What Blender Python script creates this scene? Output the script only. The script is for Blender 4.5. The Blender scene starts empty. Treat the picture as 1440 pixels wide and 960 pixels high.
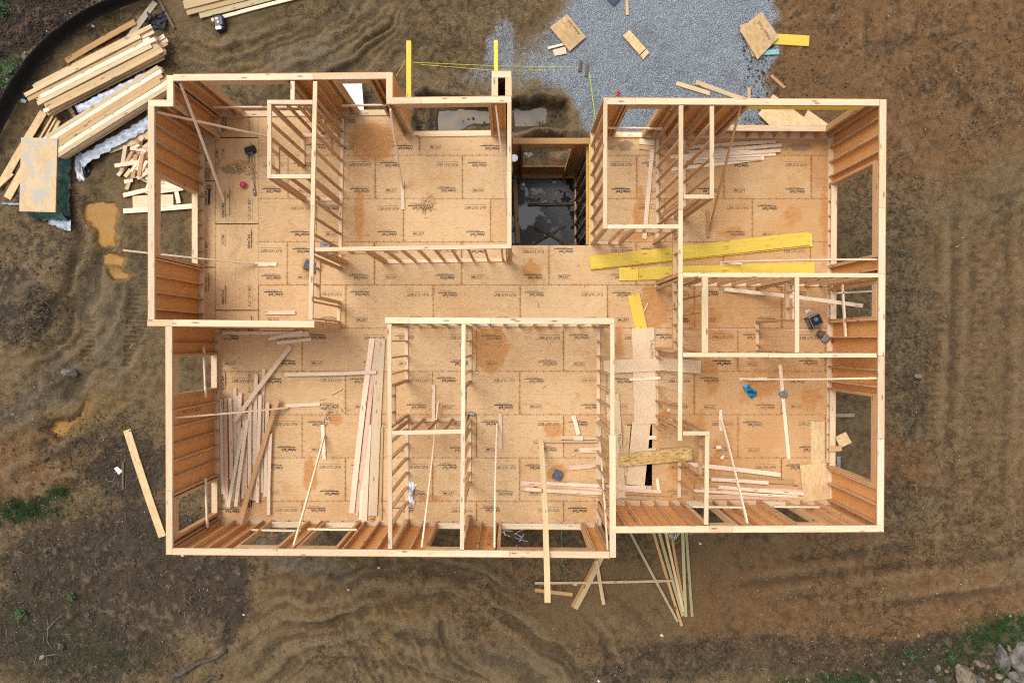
import bpy, math, random
import numpy as np
from mathutils import Matrix, Vector, Euler

random.seed(7)
rng = np.random.default_rng(11)
R = math.radians
SC = bpy.context.scene
COL = SC.collection

# ------------------------------------------------------------------ measures
HC = 19.79            # camera height over the subfloor (m)
FP = 995.0            # focal length in pixels of a 1440 px wide picture
ZT = 2.77             # top of the wall plates
ZG = -4.40            # ground level
ZS = -4.20            # basement slab


def sc(z):
    return FP / (HC - z)


def P(px, py, z=0.0):
    s = sc(z)
    return Vector(((px - 720) / s, (480 - py) / s, z))


# ------------------------------------------------------------------ node helpers
def nd(nt, typ, ins=None, **props):
    n = nt.nodes.new(typ)
    for k, v in props.items():
        setattr(n, k, v)
    for k, v in (ins or {}).items():
        s = n.inputs[k]
        if isinstance(v, bpy.types.NodeSocket):
            nt.links.new(v, s)
        else:
            s.default_value = v
    return n


def c4(c):
    return (c[0], c[1], c[2], 1.0)


def math_(nt, op, a, b=0.0, c=0.0, clamp=False):
    n = nd(nt, 'ShaderNodeMath', operation=op, use_clamp=clamp)
    for i, v in enumerate((a, b, c)):
        if isinstance(v, bpy.types.NodeSocket):
            nt.links.new(v, n.inputs[i])
        else:
            n.inputs[i].default_value = v
    return n.outputs[0]


def mix(nt, f, a, b, blend='MIX'):
    n = nd(nt, 'ShaderNodeMix', data_type='RGBA', blend_type=blend)
    for i, v in ((0, f), (6, a), (7, b)):
        if isinstance(v, bpy.types.NodeSocket):
            nt.links.new(v, n.inputs[i])
        elif i == 0:
            n.inputs[0].default_value = v
        else:
            n.inputs[i].default_value = c4(v)
    return n.outputs[2]


def ramp(nt, f, stops, interp='LINEAR'):
    n = nd(nt, 'ShaderNodeValToRGB', {'Fac': f})
    cr = n.color_ramp
    cr.interpolation = interp
    while len(cr.elements) < len(stops):
        cr.elements.new(0.5)
    for e, (p, c) in zip(cr.elements, stops):
        e.position = p
        e.color = c4(c) if not isinstance(c, (int, float)) else (c, c, c, 1)
    return n.outputs['Color']


def sstep(nt, v, lo, hi):
    n = nd(nt, 'ShaderNodeMapRange', {'Value': v, 'From Min': lo, 'From Max': hi}, interpolation_type='SMOOTHSTEP')
    return n.outputs['Result']


def noise(nt, vec, scale, detail=4.0, rough=0.55, dist=0.0):
    n = nd(nt, 'ShaderNodeTexNoise', {'Vector': vec, 'Scale': scale, 'Detail': detail, 'Roughness': rough, 'Distortion': dist})
    return n.outputs['Fac']


def mapping(nt, vec, scale=(1, 1, 1), loc=(0, 0, 0), rot=(0, 0, 0)):
    n = nd(nt, 'ShaderNodeMapping', {'Vector': vec, 'Scale': scale, 'Rotation': rot})
    if isinstance(loc, bpy.types.NodeSocket):
        nt.links.new(loc, n.inputs['Location'])
    else:
        n.inputs['Location'].default_value = loc
    return n.outputs[0]


def newmat(name):
    m = bpy.data.materials.new(name)
    m.use_nodes = True
    nt = m.node_tree
    bs = nt.nodes['Principled BSDF']
    return m, nt, bs


def bump(nt, bs, h, strength=0.4, dist=0.01):
    b = nd(nt, 'ShaderNodeBump', {'Height': h, 'Strength': strength, 'Distance': dist})
    nt.links.new(b.outputs[0], bs.inputs['Normal'])


def objvec(nt):
    """object coordinates shifted by the object's own random number"""
    tc = nd(nt, 'ShaderNodeTexCoord')
    oi = nd(nt, 'ShaderNodeObjectInfo')
    r = oi.outputs['Random']
    off = nd(nt, 'ShaderNodeCombineXYZ', {'X': math_(nt, 'MULTIPLY', r, 91.7), 'Y': math_(nt, 'MULTIPLY', r, 37.3), 'Z': math_(nt, 'MULTIPLY', r, 53.1)})
    va = nd(nt, 'ShaderNodeVectorMath', {0: tc.outputs['Object'], 1: off.outputs[0]}, operation='ADD')
    return va.outputs[0], r


def wood_mat(name, tints, dark, knots=0.9, grain=0.45, rough=0.72, weather=None, wamt=0.0):
    m, nt, bs = newmat(name)
    v, r = objvec(nt)
    base = ramp(nt, r, [(i / max(1, len(tints) - 1), t) for i, t in enumerate(tints)])
    g1 = noise(nt, mapping(nt, v, (1.3, 26, 26)), 2.2, 5, 0.6, 0.4)
    g2 = noise(nt, mapping(nt, v, (0.7, 7, 7)), 1.6, 3)
    gf = sstep(nt, math_(nt, 'ADD', math_(nt, 'MULTIPLY', g1, 0.6), math_(nt, 'MULTIPLY', g2, 0.4)), 0.40, 0.66)
    col = mix(nt, math_(nt, 'MULTIPLY', gf, grain), base, dark)
    vo = nd(nt, 'ShaderNodeTexVoronoi', {'Vector': mapping(nt, v, (1.9, 7.0, 7.0)), 'Scale': 1.0, 'Randomness': 1.0})
    kn = math_(nt, 'MULTIPLY', math_(nt, 'SUBTRACT', 1.0, sstep(nt, vo.outputs['Distance'], 0.08, 0.21)), knots)
    col = mix(nt, kn, col, (dark[0] * 0.45, dark[1] * 0.36, dark[2] * 0.30))
    val = math_(nt, 'ADD', .80, math_(nt, 'MULTIPLY', math_(nt, 'FRACT', math_(nt, 'MULTIPLY', r, 17.3)), .28))
    hv = nd(nt, 'ShaderNodeHueSaturation', {'Color': col, 'Value': val})
    col = hv.outputs[0]
    if weather:
        w = noise(nt, mapping(nt, v, (0.9, 3, 3)), 1.3, 5, 0.65)
        col = mix(nt, math_(nt, 'MULTIPLY', sstep(nt, w, 0.5, 0.68), wamt), col, weather)
    nt.links.new(col, bs.inputs['Base Color'])
    bs.inputs['Roughness'].default_value = rough
    bs.inputs['Specular IOR Level'].default_value = 0.25
    bump(nt, bs, g1, 0.25, 0.004)
    return m


def osb_mat(name, base, dark, light, flake=0.6, rough=0.8, weather=None, wamt=0.0, scl=1.0):
    m, nt, bs = newmat(name)
    v, r = objvec(nt)
    a = nd(nt, 'ShaderNodeTexVoronoi', {'Vector': mapping(nt, v, (9 * scl, 26 * scl, 9 * scl), rot=(0, 0, 0.35)), 'Scale': 1.0})
    b = nd(nt, 'ShaderNodeTexVoronoi', {'Vector': mapping(nt, v, (8 * scl, 22 * scl, 9 * scl), rot=(0, 0, -0.5)), 'Scale': 1.0})
    fa = nd(nt, 'ShaderNodeSeparateColor', {'Color': a.outputs['Color']}).outputs[0]
    fb = nd(nt, 'ShaderNodeSeparateColor', {'Color': b.outputs['Color']}).outputs[1]
    f = math_(nt, 'ADD', math_(nt, 'MULTIPLY', fa, 0.5), math_(nt, 'MULTIPLY', fb, 0.5))
    col = ramp(nt, f, [(0.1, dark), (0.45, base), (0.9, light)])
    col = mix(nt, flake, base, col)
    n = noise(nt, v, 1.7, 4)
    col = mix(nt, math_(nt, 'MULTIPLY', sstep(nt, n, 0.42, 0.7), 0.35), col, dark)
    if weather:
        w = noise(nt, mapping(nt, v, (1, 1.4, 1)), 1.5, 6, 0.62)
        col = mix(nt, math_(nt, 'MULTIPLY', sstep(nt, w, 0.47, 0.62), wamt), col, weather)
    nt.links.new(col, bs.inputs['Base Color'])
    bs.inputs['Roughness'].default_value = rough
    bs.inputs['Specular IOR Level'].default_value = 0.25
    bump(nt, bs, f, 0.2, 0.004)
    return m


def plain_mat(name, c, rough=0.6, var=0.25, scale=9.0, spec=0.35, metal=0.0, bmp=0.0):
    m, nt, bs = newmat(name)
    v, r = objvec(nt)
    n = noise(nt, v, scale, 4, 0.6)
    col = mix(nt, sstep(nt, n, 0.3, 0.7), [x * (1 - var) for x in c], [min(1, x * (1 + var)) for x in c])
    nt.links.new(col, bs.inputs['Base Color'])
    bs.inputs['Roughness'].default_value = rough
    bs.inputs['Specular IOR Level'].default_value = spec
    bs.inputs['Metallic'].default_value = metal
    if bmp:
        bump(nt, bs, n, bmp, 0.02)
    return m


M = {}
M['lumber'] = wood_mat('lumber', [(.56, .34, .165), (.63, .42, .23), (.53, .30, .14), (.61, .39, .205), (.57, .36, .185)], (.34, .15, .055))  # orange bounce light and shading between the studs put into the tints
M['plate'] = wood_mat('plate_lumber', [(.74, .57, .37), (.70, .51, .31), (.76, .60, .41), (.72, .54, .34)], (.54, .33, .17), knots=0.85, grain=.5,
                      weather=(.50, .46, .40), wamt=.40)
M['fresh'] = wood_mat('fresh_lumber', [(.84, .66, .48), (.86, .71, .53), (.81, .61, .43), (.85, .67, .48)], (.62, .40, .25), knots=0.7, grain=.38)
M['pinkish'] = wood_mat('pinkish_lumber', [(.74, .48, .33), (.80, .57, .42)], (.40, .15, .08), knots=.5)
M['yard'] = wood_mat('yard_lumber', [(.60, .44, .235), (.66, .51, .30), (.54, .37, .18), (.63, .47, .27)], (.36, .20, .08), weather=(.38, .33, .26), wamt=.35)
M['grey_lumber'] = wood_mat('weathered_lumber', [(.34, .27, .19), (.42, .34, .24)], (.18, .13, .085), weather=(.28, .26, .23), wamt=.6)
M['orange_lumber'] = wood_mat('orange_lumber', [(.48, .27, .11), (.54, .33, .15)], (.25, .11, .035))
M['treated'] = wood_mat('treated_lumber', [(.43, .36, .185), (.49, .40, .22), (.39, .34, .165)], (.23, .18, .07), knots=.6)
M['dark_wood'] = wood_mat('dark_stake', [(.13, .09, .055), (.17, .12, .07)], (.06, .04, .025))
M['yellow'] = wood_mat('yellow_coated_lumber', [(.84, .61, .095), (.80, .55, .08)], (.60, .36, .03), knots=.6, grain=.35, weather=(.64, .43, .12), wamt=.35)
M['osb'] = osb_mat('osb_offcut', (.64, .45, .235), (.46, .28, .12), (.72, .55, .32), .55)
M['osb_wet'] = osb_mat('osb_weathered', (.50, .33, .15), (.36, .18, .06), (.58, .43, .24), .6, weather=(.33, .28, .22), wamt=.3)
M['osb_bold'] = osb_mat('osb_coarse', (.56, .37, .135), (.34, .17, .045), (.70, .52, .25), .9, scl=1.1)
M['osb_pack'] = osb_mat('osb_pack_top', (.56, .42, .25), (.50, .30, .11), (.60, .48, .31), .5, weather=(.40, .38, .36), wamt=.85)
M['ply'] = osb_mat('plywood', (.69, .52, .33), (.58, .40, .22), (.74, .58, .39), .35)
M['black_fabric'] = plain_mat('black_fabric', (.012, .012, .014), .55, .4, 14, bmp=.6)
M['black_plastic'] = plain_mat('black_plastic', (.015, .016, .02), .35, .3, 14)
M['navy'] = plain_mat('navy_plastic', (.03, .04, .085), .4, .3, 14)
M['slate'] = plain_mat('slate_blue', (.10, .11, .17), .5, .3, 14)
M['white_film'] = plain_mat('white_film', (.36, .40, .46), .4, .35, 6, bmp=.6)
M['white'] = plain_mat('white_plastic', (.72, .74, .78), .5, .12, 8)
M['green_wrap'] = plain_mat('green_wrap', (.04, .12, .10), .3, .5, 5, spec=.6, bmp=.6)
M['teal'] = plain_mat('teal_plastic', (.20, .42, .42), .5, .3, 8)
M['blue_film'] = plain_mat('blue_film', (.03, .26, .42), .3, .6, 9, bmp=.8)
M['metal'] = plain_mat('grey_metal', (.30, .30, .32), .35, .3, 20, metal=.8)
M['tool_grey'] = plain_mat('tool_grey', (.22, .20, .19), .5, .3, 20)
M['red'] = plain_mat('red_plastic', (.45, .03, .09), .22, .15, 10, spec=.6)
M['red_tape'] = plain_mat('red_tape', (.55, .10, .12), .5, .15, 10)
M['green_cord'] = plain_mat('green_cord', (.12, .34, .20), .5, .15, 10)
M['string'] = plain_mat('yellow_string', (.55, .55, .06), .6, .15, 10)
M['rope'] = plain_mat('yellow_green_rope', (.42, .44, .05), .6, .25, 10)
M['rock'] = plain_mat('rock', (.115, .105, .088), .9, .6, 4, bmp=1.0)
M['rock_warm'] = plain_mat('rock_warm', (.19, .145, .095), .9, .55, 4, bmp=1.0)
M['leaf'] = plain_mat('leaf', (.032, .072, .014), .6, .5, 7)
M['bark'] = plain_mat('bark', (.07, .055, .04), .9, .4, 9, bmp=.9)
M['twig'] = plain_mat('twig', (.14, .11, .075), .9, .8, 1.3)
M['chip'] = plain_mat('wood_shaving', (.58, .40, .22), .8, .4, 3)
M['stone'] = plain_mat('pebble_stone', (.34, .31, .27), .85, .7, 1.6)
M['concrete'] = plain_mat('concrete', (.20, .20, .19), .85, .25, 2.0)


def sheath_mat():
    m, nt, bs = newmat('brown_sheathing')
    tc = nd(nt, 'ShaderNodeTexCoord')
    v = tc.outputs['Object']
    n1 = noise(nt, mapping(nt, v, (7, 7, 1.2)), 2.0, 4)
    n2 = noise(nt, v, 22, 5, 0.65)
    n3 = noise(nt, v, .9, 3)
    col = ramp(nt, math_(nt, 'ADD', math_(nt, 'MULTIPLY', n1, .5), math_(nt, 'MULTIPLY', n3, .5)), [(.3, (.60, .275, .092)), (.55, (.69, .350, .130)), (.75, (.74, .425, .180))])
    col = mix(nt, math_(nt, 'MULTIPLY', sstep(nt, n2, .5, .72), .4), col, (.30, .125, .04))
    nt.links.new(col, bs.inputs['Base Color'])
    bs.inputs['Roughness'].default_value = .8
    bs.inputs['Specular IOR Level'].default_value = .2
    bump(nt, bs, n2, .2, .004)
    return m


M['sheath'] = sheath_mat()


def ink_mat(name, c, wear):
    m, nt, bs = newmat(name)
    g = nd(nt, 'ShaderNodeNewGeometry')
    n = noise(nt, g.outputs['Position'], 26, 5, .7)
    n2 = noise(nt, g.outputs['Position'], .8, 2)
    f = sstep(nt, math_(nt, 'ADD', math_(nt, 'MULTIPLY', n, .7), math_(nt, 'MULTIPLY', n2, .5)), .5, .72)
    col = mix(nt, math_(nt, 'MULTIPLY', f, wear), c, (.54, .35, .18))
    nt.links.new(col, bs.inputs['Base Color'])
    bs.inputs['Roughness'].default_value = .8
    return m


M['ink'] = ink_mat('black_print', (.016, .015, .016), .5)
M['ink_thin'] = ink_mat('thin_print', (.050, .038, .030), .45)
M['ink_brown'] = ink_mat('brown_print', (.20, .085, .03), .6)
M['chalk'] = ink_mat('white_chalk', (.74, .66, .56), .8)


def floor_mat():
    m, nt, bs = newmat('subfloor_panels')
    uv = nd(nt, 'ShaderNodeUVMap', uv_map='panel').outputs[0]
    sx = nd(nt, 'ShaderNodeSeparateXYZ', {0: uv})
    u, w = sx.outputs[0], sx.outputs[1]
    tone = nd(nt, 'ShaderNodeAttribute', attribute_name='tone').outputs['Fac']
    stain = nd(nt, 'ShaderNodeAttribute', attribute_name='stain').outputs['Fac']
    dust = nd(nt, 'ShaderNodeAttribute', attribute_name='dust').outputs['Fac']
    off = nd(nt, 'ShaderNodeCombineXYZ', {'X': math_(nt, 'MULTIPLY', tone, 77.0), 'Y': math_(nt, 'MULTIPLY', tone, 31.0)})
    v = nd(nt, 'ShaderNodeVectorMath', {0: uv, 1: off.outputs[0]}, operation='ADD').outputs[0]
    pos = nd(nt, 'ShaderNodeNewGeometry').outputs['Position']
    # strands
    fl = []
    for rot, s, ch in ((.25, (7, 24, 1), 0), (-.4, (9, 28, 1), 1), (.9, (13, 34, 1), 2)):
        vo = nd(nt, 'ShaderNodeTexVoronoi', {'Vector': mapping(nt, v, s, rot=(0, 0, rot)), 'Scale': 1.0})
        fl.append(nd(nt, 'ShaderNodeSeparateColor', {'Color': vo.outputs['Color']}).outputs[ch])
    f = math_(nt, 'MULTIPLY', math_(nt, 'ADD', math_(nt, 'ADD', fl[0], fl[1]), fl[2]), .3333)
    base = mix(nt, tone, (.555, .345, .170), (.620, .415, .218))
    col = mix(nt, sstep(nt, f, .55, .95), base, (.62, .43, .235))
    col = mix(nt, math_(nt, 'MULTIPLY', math_(nt, 'SUBTRACT', 1.0, sstep(nt, f, .08, .4)), .42), col, (.36, .19, .07))
    # short dark flecks
    n0 = noise(nt, mapping(nt, v, (22, 70, 1)), 1.0, 3, .6)
    col = mix(nt, math_(nt, 'MULTIPLY', sstep(nt, n0, .62, .78), .40), col, (.27, .14, .06))
    # broad damp blotches
    n1 = noise(nt, pos, .55, 5, .6)
    col = mix(nt, math_(nt, 'MULTIPLY', sstep(nt, n1, .48, .70), .45), col, (.49, .255, .100))
    n1b = noise(nt, pos, 1.4, 6, .66, .8)
    col = mix(nt, math_(nt, 'MULTIPLY', sstep(nt, n1b, .54, .72), .40), col, (.40, .22, .09))
    col = mix(nt, math_(nt, 'MULTIPLY', sstep(nt, n1b, .44, .28), .35), col, (.68, .49, .29))
    px_ = nd(nt, 'ShaderNodeSeparateXYZ', {0: pos}).outputs[0]
    rt_ = math_(nt, 'ADD', sstep(nt, px_, 2.0, 6.0), math_(nt, 'MULTIPLY', math_(nt, 'SUBTRACT', noise(nt, pos, .8, 5, .62), .5), 2.2))
    col = mix(nt, math_(nt, 'MULTIPLY', sstep(nt, rt_, .4, 1.1), .55), col, (.49, .235, .080))
    # distance to the panel edge
    eu = math_(nt, 'MINIMUM', u, math_(nt, 'SUBTRACT', 2.4384, u))
    ew = math_(nt, 'MINIMUM', w, math_(nt, 'SUBTRACT', 1.2065, w))
    n2 = noise(nt, pos, 3.1, 4, .65)
    n3 = noise(nt, pos, 1.1, 3, .6)
    wid = math_(nt, 'MULTIPLY', math_(nt, 'POWER', n2, 3.0), .30)
    edge_u = math_(nt, 'SUBTRACT', 1.0, sstep(nt, math_(nt, 'SUBTRACT', eu, wid), -.025, .025))
    edge_u = math_(nt, 'MULTIPLY', edge_u, sstep(nt, n3, .36, .66))
    edge_w = math_(nt, 'SUBTRACT', 1.0, sstep(nt, math_(nt, 'SUBTRACT', ew, math_(nt, 'MULTIPLY', wid, .55)), -.03, .03))
    edge_w = math_(nt, 'MULTIPLY', edge_w, math_(nt, 'MULTIPLY', sstep(nt, n3, .40, .68), .7))
    ed = math_(nt, 'MAXIMUM', edge_u, edge_w)
    col = mix(nt, math_(nt, 'MULTIPLY', ed, .55), col, (.42, .18, .05))
    # the open joint itself
    jt = math_(nt, 'MAXIMUM', math_(nt, 'SUBTRACT', 1.0, sstep(nt, eu, .007, .014)), math_(nt, 'MULTIPLY', math_(nt, 'SUBTRACT', 1.0, sstep(nt, ew, .005, .011)), .8))
    jn = sstep(nt, noise(nt, pos, 5.0, 2), .30, .56)
    col = mix(nt, math_(nt, 'MULTIPLY', jt, math_(nt, 'ADD', math_(nt, 'MULTIPLY', jn, .45), .18)), col, (.16, .065, .022))
    # nail rows across the panel and printed fastening lines along it
    nu = math_(nt, 'ABSOLUTE', math_(nt, 'SUBTRACT', math_(nt, 'FRACT', math_(nt, 'DIVIDE', u, .4064)), .5))
    nw = math_(nt, 'ABSOLUTE', math_(nt, 'SUBTRACT', math_(nt, 'FRACT', math_(nt, 'DIVIDE', math_(nt, 'ADD', w, math_(nt, 'MULTIPLY', n2, .05)), .2011)), .5))
    nail = math_(nt, 'MULTIPLY', math_(nt, 'SUBTRACT', 1.0, sstep(nt, nu, .014, .036)), math_(nt, 'SUBTRACT', 1.0, sstep(nt, nw, .03, .08)))
    col = mix(nt, math_(nt, 'MULTIPLY', nail, .45), col, (.17, .085, .04))
    sw = math_(nt, 'ABSOLUTE', math_(nt, 'SUBTRACT', math_(nt, 'FRACT', math_(nt, 'DIVIDE', math_(nt, 'ADD', w, math_(nt, 'MULTIPLY', n2, .08)), .152)), .5))
    sn = math_(nt, 'MULTIPLY', math_(nt, 'SUBTRACT', 1.0, sstep(nt, math_(nt, 'ABSOLUTE', math_(nt, 'SUBTRACT', eu, .02)), .010, .022)), math_(nt, 'SUBTRACT', 1.0, sstep(nt, sw, .06, .14)))
    su = math_(nt, 'ABSOLUTE', math_(nt, 'SUBTRACT', math_(nt, 'FRACT', math_(nt, 'DIVIDE', math_(nt, 'ADD', u, math_(nt, 'MULTIPLY', n2, .08)), .2032)), .5))
    sn2 = math_(nt, 'MULTIPLY', math_(nt, 'SUBTRACT', 1.0, sstep(nt, math_(nt, 'ABSOLUTE', math_(nt, 'SUBTRACT', ew, .02)), .008, .020)), math_(nt, 'SUBTRACT', 1.0, sstep(nt, su, .05, .12)))
    col = mix(nt, math_(nt, 'MULTIPLY', math_(nt, 'MAXIMUM', sn, sn2), .42), col, (.15, .06, .022))
    lw = math_(nt, 'ABSOLUTE', math_(nt, 'SUBTRACT', math_(nt, 'FRACT', math_(nt, 'DIVIDE', math_(nt, 'ADD', w, .05), .4064)), .5))
    ln = math_(nt, 'MULTIPLY', math_(nt, 'SUBTRACT', 1.0, sstep(nt, lw, .008, .022)), sstep(nt, noise(nt, pos, 1.6, 3), .42, .55))
    col = mix(nt, math_(nt, 'MULTIPLY', ln, .30), col, (.20, .10, .05))
    # stains with a shape of their own, and the ring-edged damp patches
    st = math_(nt, 'ADD', stain, math_(nt, 'MULTIPLY', math_(nt, 'SUBTRACT', noise(nt, pos, 2.2, 6, .65), .5), 1.1))
    col = mix(nt, math_(nt, 'MULTIPLY', sstep(nt, st, .34, .58), .85), col, mix(nt, f, (.40, .165, .045), (.55, .270, .095)))
    du = math_(nt, 'ADD', dust, math_(nt, 'MULTIPLY', math_(nt, 'SUBTRACT', noise(nt, pos, 6, 6, .7), .5), 1.0))
    col = mix(nt, math_(nt, 'MULTIPLY', sstep(nt, du, .45, .6), .75), col, (.24, .155, .09))
    nt.links.new(col, bs.inputs['Base Color'])
    bs.inputs['Roughness'].default_value = .75
    bs.inputs['Specular IOR Level'].default_value = .25
    bump(nt, bs, f, .15, .003)
    return m


M['floor'] = floor_mat()


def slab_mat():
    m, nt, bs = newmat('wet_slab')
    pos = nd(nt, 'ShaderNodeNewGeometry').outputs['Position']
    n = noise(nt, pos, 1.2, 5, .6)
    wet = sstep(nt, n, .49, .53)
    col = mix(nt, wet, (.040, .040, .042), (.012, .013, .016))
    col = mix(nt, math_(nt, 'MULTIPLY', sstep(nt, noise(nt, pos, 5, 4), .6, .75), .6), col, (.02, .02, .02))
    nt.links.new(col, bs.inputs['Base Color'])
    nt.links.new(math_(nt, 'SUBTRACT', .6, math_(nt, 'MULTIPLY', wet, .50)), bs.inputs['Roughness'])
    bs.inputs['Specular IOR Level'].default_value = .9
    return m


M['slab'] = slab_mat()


def water_mat(name, c, c2):
    m, nt, bs = newmat(name)
    pos = nd(nt, 'ShaderNodeNewGeometry').outputs['Position']
    n = noise(nt, pos, 1.6, 3, .5)
    nt.links.new(mix(nt, sstep(nt, n, .35, .68), c, c2), bs.inputs['Base Color'])
    bs.inputs['Roughness'].default_value = .12
    bs.inputs['Specular IOR Level'].default_value = .3
    return m


M['ochre_water'] = water_mat('muddy_water', (.30, .145, .022), (.215, .118, .028))
M['grey_water'] = water_mat('silty_water', (.20, .155, .105), (.125, .115, .105))


# ------------------------------------------------------------------ object helpers
def props(o, label=None, cat=None, group=None, kind=None):
    if label:
        o['label'] = label
    if cat:
        o['category'] = cat
    if group:
        o['group'] = group
    if kind:
        o['kind'] = kind
    return o


def link(o):
    COL.objects.link(o)
    return o


def mesh_obj(name, verts, faces, mat=None, parent=None, smooth=False):
    me = bpy.data.meshes.new(name)
    me.from_pydata([tuple(v) for v in verts], [], faces)
    me.update()
    if mat:
        me.materials.append(mat)
    if smooth:
        me.polygons.foreach_set('use_smooth', [True] * len(me.polygons))
    o = link(bpy.data.objects.new(name, me))
    if parent:
        o.parent = parent
    return o


BOXF = [(0, 3, 2, 1), (4, 5, 6, 7), (0, 1, 5, 4), (1, 2, 6, 5), (2, 3, 7, 6), (3, 0, 4, 7)]


def boxes_mesh(name, bl, mat, parent=None):
    vs, fs = [], []
    for (x0, x1, y0, y1, z0, z1) in bl:
        k = len(vs)
        vs += [(x0, y0, z0), (x1, y0, z0), (x1, y1, z0), (x0, y1, z0), (x0, y0, z1), (x1, y0, z1), (x1, y1, z1), (x0, y1, z1)]
        fs += [tuple(i + k for i in f) for f in BOXF]
    return mesh_obj(name, vs, fs, mat, parent)


_cache = {}


def plank_mesh(L, W, T, mat, warp=0):
    """a sawn board along X with eased edges; warp bends it a little"""
    key = (round(L, 2), round(W, 3), round(T, 3), mat.name, warp)
    if key in _cache:
        return _cache[key]
    L, W, T = key[0], key[1], key[2]
    e = min(.004, T * .2, W * .2)
    prof = [(-W / 2 + e, -T / 2), (W / 2 - e, -T / 2), (W / 2, -T / 2 + e), (W / 2, T / 2 - e), (W / 2 - e, T / 2), (-W / 2 + e, T / 2), (-W / 2, T / 2 - e), (-W / 2, -T / 2 + e)]
    ns = 9 if warp else 2
    rr = random.Random(warp)
    b1, b2 = rr.uniform(-1, 1) * .006 * L, rr.uniform(0, 1) * .003 * L
    vs, fs = [], []
    for i in range(ns):
        t = i / (ns - 1)
        q = 4 * t * (1 - t)
        for (y, z) in prof:
            vs.append(((t - .5) * L, y + (q * b1 if warp else 0), z + (q * b2 if warp else 0)))
    for i in range(ns - 1):
        for j in range(8):
            a, b = i * 8 + j, i * 8 + (j + 1) % 8
            fs.append((a, b, b + 8, a + 8))
    fs.append(tuple(range(7, -1, -1)))
    fs.append(tuple((ns - 1) * 8 + j for j in range(8)))
    me = bpy.data.meshes.new('board')
    me.from_pydata(vs, [], fs)
    me.update()
    me.materials.append(mat)
    _cache[key] = me
    return me


def frame(c, x, y):
    x = x.normalized()
    y = (y - x * y.dot(x)).normalized()
    z = x.cross(y)
    m = Matrix((x, y, z)).transposed().to_4x4()
    m.translation = c
    return m


def plank(name, p0, p1, W, T, mat, parent=None, pm=None, wdir=None, warp=0):
    """board from p0 to p1 (centre line), W along wdir"""
    d = p1 - p0
    if wdir is None:
        wdir = Vector((-d.y, d.x, 0)) if abs(d.x) + abs(d.y) > 1e-6 else Vector((0, 1, 0))
    o = bpy.data.objects.new(name, plank_mesh(d.length, W, T, mat, warp))
    link(o)
    m = frame((p0 + p1) / 2, d, wdir)
    if parent:
        o.parent = parent
        o.matrix_local = (pm.inverted() @ m) if pm else m
    else:
        o.matrix_world = m
    return o


def empty(name, loc, rz=0.0):
    o = bpy.data.objects.new(name, None)
    o.empty_display_size = .2
    link(o)
    o.matrix_world = Matrix.Translation(loc) @ Matrix.Rotation(rz, 4, 'Z')
    return o


# ------------------------------------------------------------------ printed lettering
_txt = {}


def text_geo(s, bold=0.0, shear=0.0):
    k = (s, bold, shear)
    if k not in _txt:
        cu = bpy.data.curves.new('t', 'FONT')
        cu.body = s
        cu.size = 1.0
        cu.shear = shear
        cu.offset = bold
        cu.resolution_u = 2
        cu.align_x = 'CENTER'
        cu.align_y = 'CENTER'
        o = bpy.data.objects.new('t', cu)
        COL.objects.link(o)
        dg = bpy.context.evaluated_depsgraph_get()
        me = bpy.data.meshes.new_from_object(o.evaluated_get(dg))
        vs = np.array([v.co[:2] for v in me.vertices])
        fs = [tuple(p.vertices) for p in me.polygons]
        bpy.data.objects.remove(o)
        bpy.data.curves.remove(cu)
        bpy.data.meshes.remove(me)
        vs -= (vs.min(0) + vs.max(0)) / 2
        _txt[k] = (vs, fs)
    return _txt[k]


class Print:
    def __init__(self):
        self.v, self.f = [], []

    def poly(self, pts, fs, m):
        k = len(self.v)
        for p in pts:
            self.v.append(tuple(m @ Vector((p[0], p[1], 0))))
        self.f += [tuple(i + k for i in f) for f in fs]

    def text(self, s, m, w, h, bold=0.0, shear=0.0):
        vs, fs = text_geo(s, bold, shear)
        ex = vs.max(0) - vs.min(0)
        self.poly([(x * w / ex[0], y * h / ex[1]) for x, y in vs], fs, m)

    def rect(self, x0, x1, y0, y1, m):
        self.poly([(x0, y0), (x1, y0), (x1, y1), (x0, y1)], [(0, 1, 2, 3)], m)

    def done(self, name, mat, parent=None):
        return mesh_obj(name, self.v, self.f, mat, parent)


# ------------------------------------------------------------------ the ground
GS = sc(ZG)


def hashgrid(seed):
    return np.random.default_rng(seed).random((256, 256))


def vnoise(x, y, seed):
    g = hashgrid(seed)
    xi, yi = np.floor(x).astype(int), np.floor(y).astype(int)
    fx, fy = x - xi, y - yi
    fx = fx * fx * (3 - 2 * fx)
    fy = fy * fy * (3 - 2 * fy)
    a = g[xi % 256, yi % 256]
    b = g[(xi + 1) % 256, yi % 256]
    c = g[xi % 256, (yi + 1) % 256]
    d = g[(xi + 1) % 256, (yi + 1) % 256]
    return (a * (1 - fx) + b * fx) * (1 - fy) + (c * (1 - fx) + d * fx) * fy


def fbm(x, y, seed, o=4, g=.5):
    s, a, t = 0, 1.0, 0
    for i in range(o):
        s = s + a * vnoise(x * 2 ** i, y * 2 ** i, seed + i)
        t += a
        a *= g
    return s / t


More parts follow.
